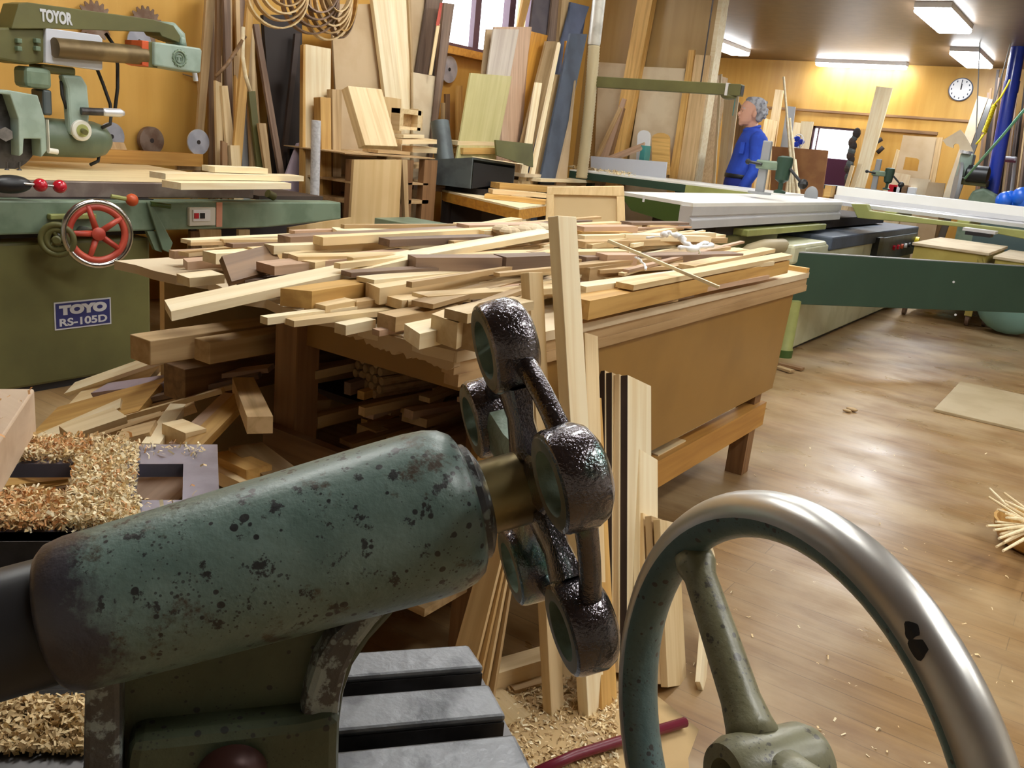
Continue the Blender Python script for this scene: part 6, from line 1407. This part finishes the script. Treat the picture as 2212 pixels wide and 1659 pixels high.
# ================================================================== PERSON
PB = at(1616, 300, d=1)-CAM; PB = CAM+PB*(8.6/PB.dot(FW)); PB.z = 0
pf, plft = -RT, -FW                                   # facing direction, the side towards the viewer
def pp(f, l, z): return PB+pf*f+plft*l+UP*z
def limb(mb, pts, n=14):
    mb.tube([p for p, r in pts], .05, n, True, [r for p, r in pts])
    for p, r in pts: mb.ball(p, r*.98, n, 8)
person = empty('person', PB, 'person in blue work clothes with grey hair, standing behind the saw table facing left', 'person'); ORG[person.name] = PB
def oval(mb, secs, n=24):
    mb.loft([[pp(f+a*math.cos(2*math.pi*i/n), l+b*math.sin(2*math.pi*i/n), z) for i in range(n)] for f, l, z, a, b in secs])
b = MB()
hip = [(.035, 0, .88, .10, .145), (.03, 0, .98, .115, .165), (.02, 0, 1.06, .11, .155), (-.015, 0, 1.20, .12, .165), (-.045, 0, 1.34, .125, .185), (-.05, 0, 1.42, .10, .17), (-.04, 0, 1.47, .065, .10)]
oval(b, hip)
limb(b, [(pp(-.035, 0, 1.45), .062), (pp(-.01, 0, 1.54), .056), (pp(.005, 0, 1.58), .056)])
oval(b, [(.045, 0, 1.515, .02, .02), (.045, 0, 1.525, .050, .042), (.035, 0, 1.55, .078, .058), (.022, 0, 1.59, .090, .068), (.015, 0, 1.635, .098, .074), (.01, 0, 1.68, .100, .076), (.0, 0, 1.72, .092, .070), (-.005, 0, 1.75, .065, .05), (-.005, 0, 1.764, .02, .02)])
b.ball(pp(.118, 0, 1.612), .017, 10, 8, (1, 1, 1.2)); b.tube([pp(.105, 0, 1.645), pp(.122, 0, 1.612)], .012, 8, True, [.008, .013])
b.ball(pp(.108, 0, 1.578), .017, 10, 6, (.8, 1.4, .5)); b.ball(pp(.103, 0, 1.566), .016, 10, 6, (.8, 1.3, .5)); b.ball(pp(.085, 0, 1.535), .028, 10, 8)
b.ball(pp(.092, .032, 1.655), .022, 10, 6, (1, 1, .5)); b.ball(pp(.092, -.032, 1.655), .022, 10, 6, (1, 1, .5))
for s_ in (1, -1): b.ball(pp(.0, s_*.088, 1.62), .034, 12, 8, (.7, .4, 1.0))
for s_ in (1, -1):
    limb(b, [(pp(.03, s_*.09, .92), .092), (pp(.04, s_*.095, .72), .075), (pp(.045, s_*.095, .50), .056), (pp(.03, s_*.095, .32), .054), (pp(.02, s_*.095, .10), .038)])
    limb(b, [(pp(0.0, s_*.095, .045), .040), (pp(.09, s_*.10, .038), .040), (pp(.16, s_*.10, .03), .030)])
    sh_, el, wr = pp(-.045, s_*.205, 1.40), pp(-.05, s_*.245, 1.12), pp(.06, s_*.235, .90)
    limb(b, [(sh_, .058), (lerp(sh_, el, .5), .048), (el, .040), (lerp(el, wr, .4), .038), (wr, .026)])
    hd_ = (wr-el).normalized(); pal = wr+hd_*.05; b.ball(pal, .040, 12, 8, (.75, .45, 1.0)); b.tube([wr, pal], .026, 10)
    for j in range(4):
        k0 = wr+hd_*.085+pf*(.027-.018*j)+UP*(-.002*j); Lf = (.075, .082, .076, .06)[j]; k1 = k0+hd_*Lf*.45-plft*s_*.006; k2 = k1+hd_*Lf*.5-plft*s_*.022
        b.tube([wr+hd_*.045+pf*(.018-.012*j), k0, k1, k2], .009, 8, True, [.010, .0095, .0085, .007]); b.ball(k2, .0072, 8, 6)
    t0_ = wr+hd_*.03+pf*.026; t1_ = t0_+hd_*.035+pf*.022; t2_ = t1_+hd_*.03-plft*s_*.006
    b.tube([t0_, t1_, t2_], .010, 8, True, [.013, .011, .008]); b.ball(t2_, .0082, 8, 6)
body_ = b.build('body', 'skin', person, smooth=True)
rm = body_.modifiers.new('remesh', 'REMESH'); rm.mode = 'VOXEL'; rm.voxel_size = .006; rm.use_smooth_shade = True
def cloth(mb, name, mat, vox=.009):
    o = mb.build(name, mat, person, smooth=True); r = o.modifiers.new('remesh', 'REMESH'); r.mode = 'VOXEL'; r.voxel_size = vox; r.use_smooth_shade = True; return o
s_m = MB()
oval(s_m, [(.03, 0, 1.045, .125, .175), (.02, 0, 1.08, .135, .182), (-.015, 0, 1.20, .142, .19), (-.045, 0, 1.34, .148, .205), (-.05, 0, 1.42, .122, .192), (-.035, 0, 1.475, .085, .115), (-.03, 0, 1.50, .074, .082)])
for s_ in (1, -1):
    sh_, el, wr = pp(-.045, s_*.205, 1.40), pp(-.05, s_*.245, 1.12), pp(.06, s_*.235, .90)
    limb(s_m, [(sh_, .075), (lerp(sh_, el, .5), .064), (el, .056), (lerp(el, wr, .5), .050), (lerp(el, wr, .9), .042)])
s_m.ball(pp(-.10, 0, 1.33), .12, 16, 10, (.8, 1.5, 1))
sh = cloth(s_m, 'shirt', 'shirt')
MB().torus(pp(-.02, 0, 1.495), (pf*.35+UP).normalized(), .070, .016, 28, 10).build('collar', 'shirt', sh, smooth=True)
MB().bb(pp(.05, .17, 1.26), pp(.10, .178, 1.36)).build('chest_pocket', 'shirt', sh)
t_m = MB(); oval(t_m, [(.035, 0, .86, .12, .16), (.03, 0, .97, .13, .178), (.028, 0, 1.055, .122, .168)])
for s_ in (1, -1): limb(t_m, [(pp(.03, s_*.09, .90), .112), (pp(.04, s_*.095, .72), .094), (pp(.045, s_*.095, .50), .076), (pp(.03, s_*.095, .32), .07), (pp(.02, s_*.095, .09), .064)])
tro = cloth(t_m, 'trousers', 'trouser')
bl2 = MB(); n = 32
bl2.loft([[pp(.028+a*math.cos(2*math.pi*i/n), c_*math.sin(2*math.pi*i/n), z) for i in range(n)] for a, c_, z in ((.128, .174, 1.035), (.134, .18, 1.04), (.134, .18, 1.07), (.128, .174, 1.075))])
bl2.build('belt', 'black', person, smooth=True)
h_m = MB()
oval(h_m, [(-.015, 0, 1.775, .03, .03), (-.008, 0, 1.768, .07, .055), (-.012, 0, 1.748, .090, .074), (-.020, 0, 1.715, .098, .081), (-.036, 0, 1.685, .084, .082), (-.050, 0, 1.645, .062, .080), (-.056, 0, 1.60, .052, .074), (-.055, 0, 1.565, .042, .060), (-.05, 0, 1.55, .02, .03)])
for k in range(60):
    a = rg.random()*6.28; z = rg.uniform(1.60, 1.755); h_m.ball(pp(-.045+.065*math.cos(a)*(.6 if z > 1.74 else 1)-(.02 if z < 1.68 else 0), .078*math.sin(a)*(.6 if z > 1.74 else 1), z), .016, 7, 5)
cloth(h_m, 'hair', 'hair', .007)
for s_ in (1, -1): MB().ball(pp(.088, s_*.033, 1.638), .011, 10, 8).build('eye', 'white', person, smooth=True); MB().ball(pp(.097, s_*.034, 1.638), .006, 8, 6).build('pupil', 'black', person, smooth=True); MB().tube([pp(.100, s_*.018, 1.662), pp(.097, s_*.036, 1.667), pp(.083, s_*.052, 1.66)], .006, 6).build('eyebrow', 'hair', person, smooth=True)
for s_ in (1, -1): 
    m_ = MB(); limb(m_, [(pp(-.02, s_*.095, .048), .050), (pp(.09, s_*.10, .045), .050), (pp(.18, s_*.10, .036), .036)]); cloth(m_, 'shoe', 'black')
